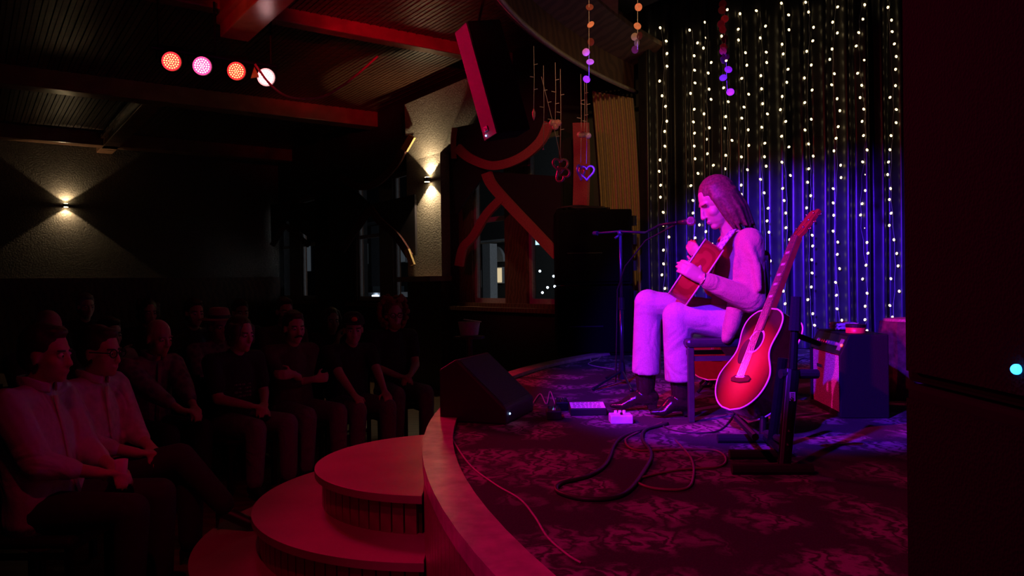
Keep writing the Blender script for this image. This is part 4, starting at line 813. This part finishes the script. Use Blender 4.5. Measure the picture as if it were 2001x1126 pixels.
for i,(x,y) in enumerate(((1055,530),(1082,540),(1070,562),(1060,572),(1084,560),(704,523))):
    q=MB(); q.ell(WT(x,y,13),.035,n=8,m=6); tag(ob('distant_lamp',q,mat('distant_lamp_glow',(.8,.9,1),.3,emit=4,ecol=(.75,.9,1)),smooth=True),['tiny street lamp highest in the right window','tiny street lamp at the speaker edge of the right window','tiny street lamp low in the right window','lowest tiny street lamp in the right window','tiny street lamp beside the stack, below the other','tiny warm lamp in the window left of the pillar'][i],'street lamp',group='distant street lamps')
point('street_fill',ST(-13,12.5,3.2),(.8,.9,1),190,.2); point('street_fill',ST(-7,12.5,3.2),(.8,.9,1),190,.2)  # added point lights so the facade shows; no lamp seen at these spots
# ================================================================ audience
AIM=V((.9,3.4,0))
def seated(px,py,d,label,st,arms='lap',lean=0.0,yaw=None,headyaw=0,vox=.009,cross=False,chairlab=None):
    hp=P(px,py,d); k=hp.z/1.19; f_=(AIM-V((hp.x,hp.y,0))).normalized()
    if yaw is not None: f_=Matrix.Rotation(yaw,3,'Z')@f_
    l_=V((-f_.y,f_.x,0)); org=V((hp.x,hp.y,0))-f_*(.02+lean)
    T=lambda x,y,z:org+f_*x+l_*y+V((0,0,z*k))
    J=dict(pel=T(-.02,0,.52),chest=T(-.06+lean*.55,0,.87),neck=T(-.035+lean*.85,0,1.06),head=hp,hu=V((0,0,1))-f_*.02,hf=(Matrix.Rotation(headyaw,3,'Z')@f_)-V((0,0,.05+lean*.6)))
    for q,s in(('L',1),('R',-1)):
        J['sh'+q]=T(-.05+lean*.75,.185*s,.99-lean*.05); J['hip'+q]=T(0,.09*s,.5); J['kn'+q]=T(.43,.13*s,.52); J['an'+q]=T(.42,.14*s,.1); J['toe'+q]=T(.56,.16*s,.045)
        wp={'lap':(.27,.05*s,.66),'knees':(.40,.13*s,.62),'crossed':(.17,-.10*s,.80+.03*s),'lean':(.42+lean*.3,.05*s,.68),'chin':((.12,.03,.98) if s<0 else (.2,.0,.72))}[arms]
        J['wr'+q]=T(*wp); hd={'lap':(.6,-.6*s,-.1),'knees':(.8,-.1*s,-.4),'crossed':(.1,-.9*s,.05),'lean':(.8,-.5*s,-.1),'chin':(.1,-.1*s,.9) if s<0 else (.3,-.8*s,0)}[arms]
        J['hd'+q]=f_*hd[0]+l_*hd[1]+V((0,0,hd[2])); J['hn'+q]=V((0,0,1)) if arms!='crossed' else f_
        J['el'+q]=ik(J['sh'+q],J['wr'+q],.285*k,.265*k,-f_*.5+l_*.6*s-V((0,0,.8)))
        v=J['wr'+q]-J['el'+q]; J['wr'+q]=J['el'+q]+v.normalized()*.255*k
    if cross: J['knR']=T(.42,.06,.62); J['anR']=T(.62,.16,.32); J['toeR']=T(.74,.18,.24)
    r_,HM=person('person',label,J,st,vox)
    chair(chairlab,Matrix.Translation(org)@Matrix.Rotation(math.atan2(-f_.y,-f_.x),4,'Z'),.42*k,BLKM,mat('black_seat',(.02,.02,.022),.6),group='audience chairs')
    return r_,J
sk=mat('skin_b',(.50,.31,.23),.5,var=.06,scale=60)
whs=mat('white_shirt',(.62,.58,.60),.8,scale=60,var=.06,bump=.1,fold=.4); blo=mat('pale_blouse',(.60,.52,.52),.75,scale=25,var=.2,fold=.4); plaid=mat('checked_shirt',(.30,.22,.25),.8,kind='voronoi',scale=22,c2=(.14,.1,.14)); tee=mat('black_tee',(.025,.022,.024),.85); drk=mat('dark_trousers',(.03,.028,.034),.85); jean=mat('blue_jeans',(.16,.16,.21),.85,scale=120,var=.2,fold=.4); brnh=mat('dark_brown_hair',(.05,.028,.02),.5,var=.4,scale=80); gry=mat('grey_hair',(.22,.19,.18),.6,var=.3,scale=80); redh=mat('auburn_hair',(.28,.10,.05),.6,var=.3,scale=90); olive=mat('dark_olive_shirt',(.09,.06,.05),.85); pinks=mat('rose_shirt',(.5,.3,.3),.8)
D=dict
_,J1=seated(92,695,3.4,'man in white shirt at the far left front holding a small cup',D(shirt=whs,pants=drk,hair=brnh,style='short',sleeve=1.55,w=1.12,fat=.012,collar=1),'lap',-.02,chairlab='black chair under the man in the white shirt')
cpo=J1['wrL']+J1['hdL'].normalized()*.09+V((0,0,.02)); ctg=thing('paper_cup','small pale cup in the hands of the white-shirted man','cup',cpo); q=MB(); q.lathe([(.022,-.035),(.028,.04),(.026,.04),(.02,-.03)],cpo,n=16,ends=False); ob('cup',q,mat('cup_paper',(.75,.7,.68),.6),ctg,smooth=True)
seated(197,690,3.95,'woman with glasses in pale blouse, legs crossed, beside the white-shirted man',D(shirt=blo,pants=drk,hair=brnh,style='short',glasses=1,sleeve=1.5,heels=1,fat=.012,collar=1),'lap',0,cross=True,chairlab='black chair under the woman in the pale blouse')
seated(310,662,5.3,'balding man in checked shirt leaning forward with clasped hands',D(shirt=plaid,pants=drk,hair=gry,style='bald',sleeve=1.6,fat=.012,w=1.1,collar=1),'lean',.14,chairlab='black chair under the balding man')
seated(470,655,5.55,'shaggy dark-haired person in black printed tee, hands together',D(shirt=tee,pants=jean,hair=brnh,style='shaggy',sleeve=.7,print=1),'lap',.05,headyaw=.15,chairlab='black chair under the shaggy-haired person')
seated(575,642,6.05,'man with moustache and dark shirt sitting with crossed arms',D(shirt=olive,pants=jean,hair=brnh,style='short',mous=1,sleeve=1.5),'crossed',.0,headyaw=-.1,chairlab='black chair under the man with the moustache')
seated(690,645,6.4,'person in dark cap with orange badge and black tee, hands on knees',D(shirt=tee,pants=jean,hair=brnh,style='short',cap=1,sleeve=.6),'knees',.06,headyaw=-.3,chairlab='black chair under the person in the cap')
seated(770,616,6.95,'man with big curly auburn hair, glasses and black tee',D(shirt=tee,pants=jean,hair=redh,style='curly',glasses=1,beard=1,sleeve=.6),'lap',0,headyaw=-.1,chairlab='black chair under the curly-haired man')
bk=[(95,645,5.0,'dim listener behind the white-shirted man, only forehead showing',D(shirt=tee,pants=drk,hair=gry,style='bald'),'lap'),
(215,655,5.9,'listener in rose shirt behind the woman with glasses',D(shirt=pinks,pants=drk,hair=brnh,style='short',sleeve=1.5,fat=.01),'chin'),
(380,613,7.0,'young dark-haired man seated upright in a back row',D(shirt=tee,pants=drk,hair=brnh,style='short'),'lap'),
(428,640,6.45,'man wearing a brimmed straw hat in the second row',D(shirt=plaid,pants=drk,hair=gry,style='short',hat=1,sleeve=1.6),'lap'),
(556,610,7.3,'short-haired listener behind the man with the moustache',D(shirt=olive,pants=drk,hair=brnh,style='short',sleeve=1.5),'lap'),
(648,628,7.9,'woman resting her chin on her hand behind the capped person',D(shirt=tee,pants=drk,hair=brnh,style='long',sleeve=.7),'chin'),
(470,612,7.9,'barely visible listener behind the straw hat',D(shirt=tee,pants=drk,hair=brnh,style='short'),'lap'),
(290,612,7.7,'dim listener in the back row above the balding man',D(shirt=tee,pants=drk,hair=brnh,style='shaggy'),'lap'),
(168,600,7.9,'dim grey-haired listener far back on the left',D(shirt=drk,pants=drk,hair=gry,style='short'),'lap')]
for i,(x,y,d,lb,s_,ar) in enumerate(bk): seated(x,y,d,lb,s_,ar,vox=.012,chairlab='black chair under the '+lb)
# ================================================================ bake the fused figures
dg=bpy.context.evaluated_depsgraph_get()
new=[(o,bpy.data.meshes.new_from_object(o.evaluated_get(dg))) for o in REM]
for o,me in new:
    mt=list(o.data.materials); o.modifiers.clear(); o.data=me
    if not me.materials:
        for m in mt: me.materials.append(m)
    for p in me.polygons: p.use_smooth=True
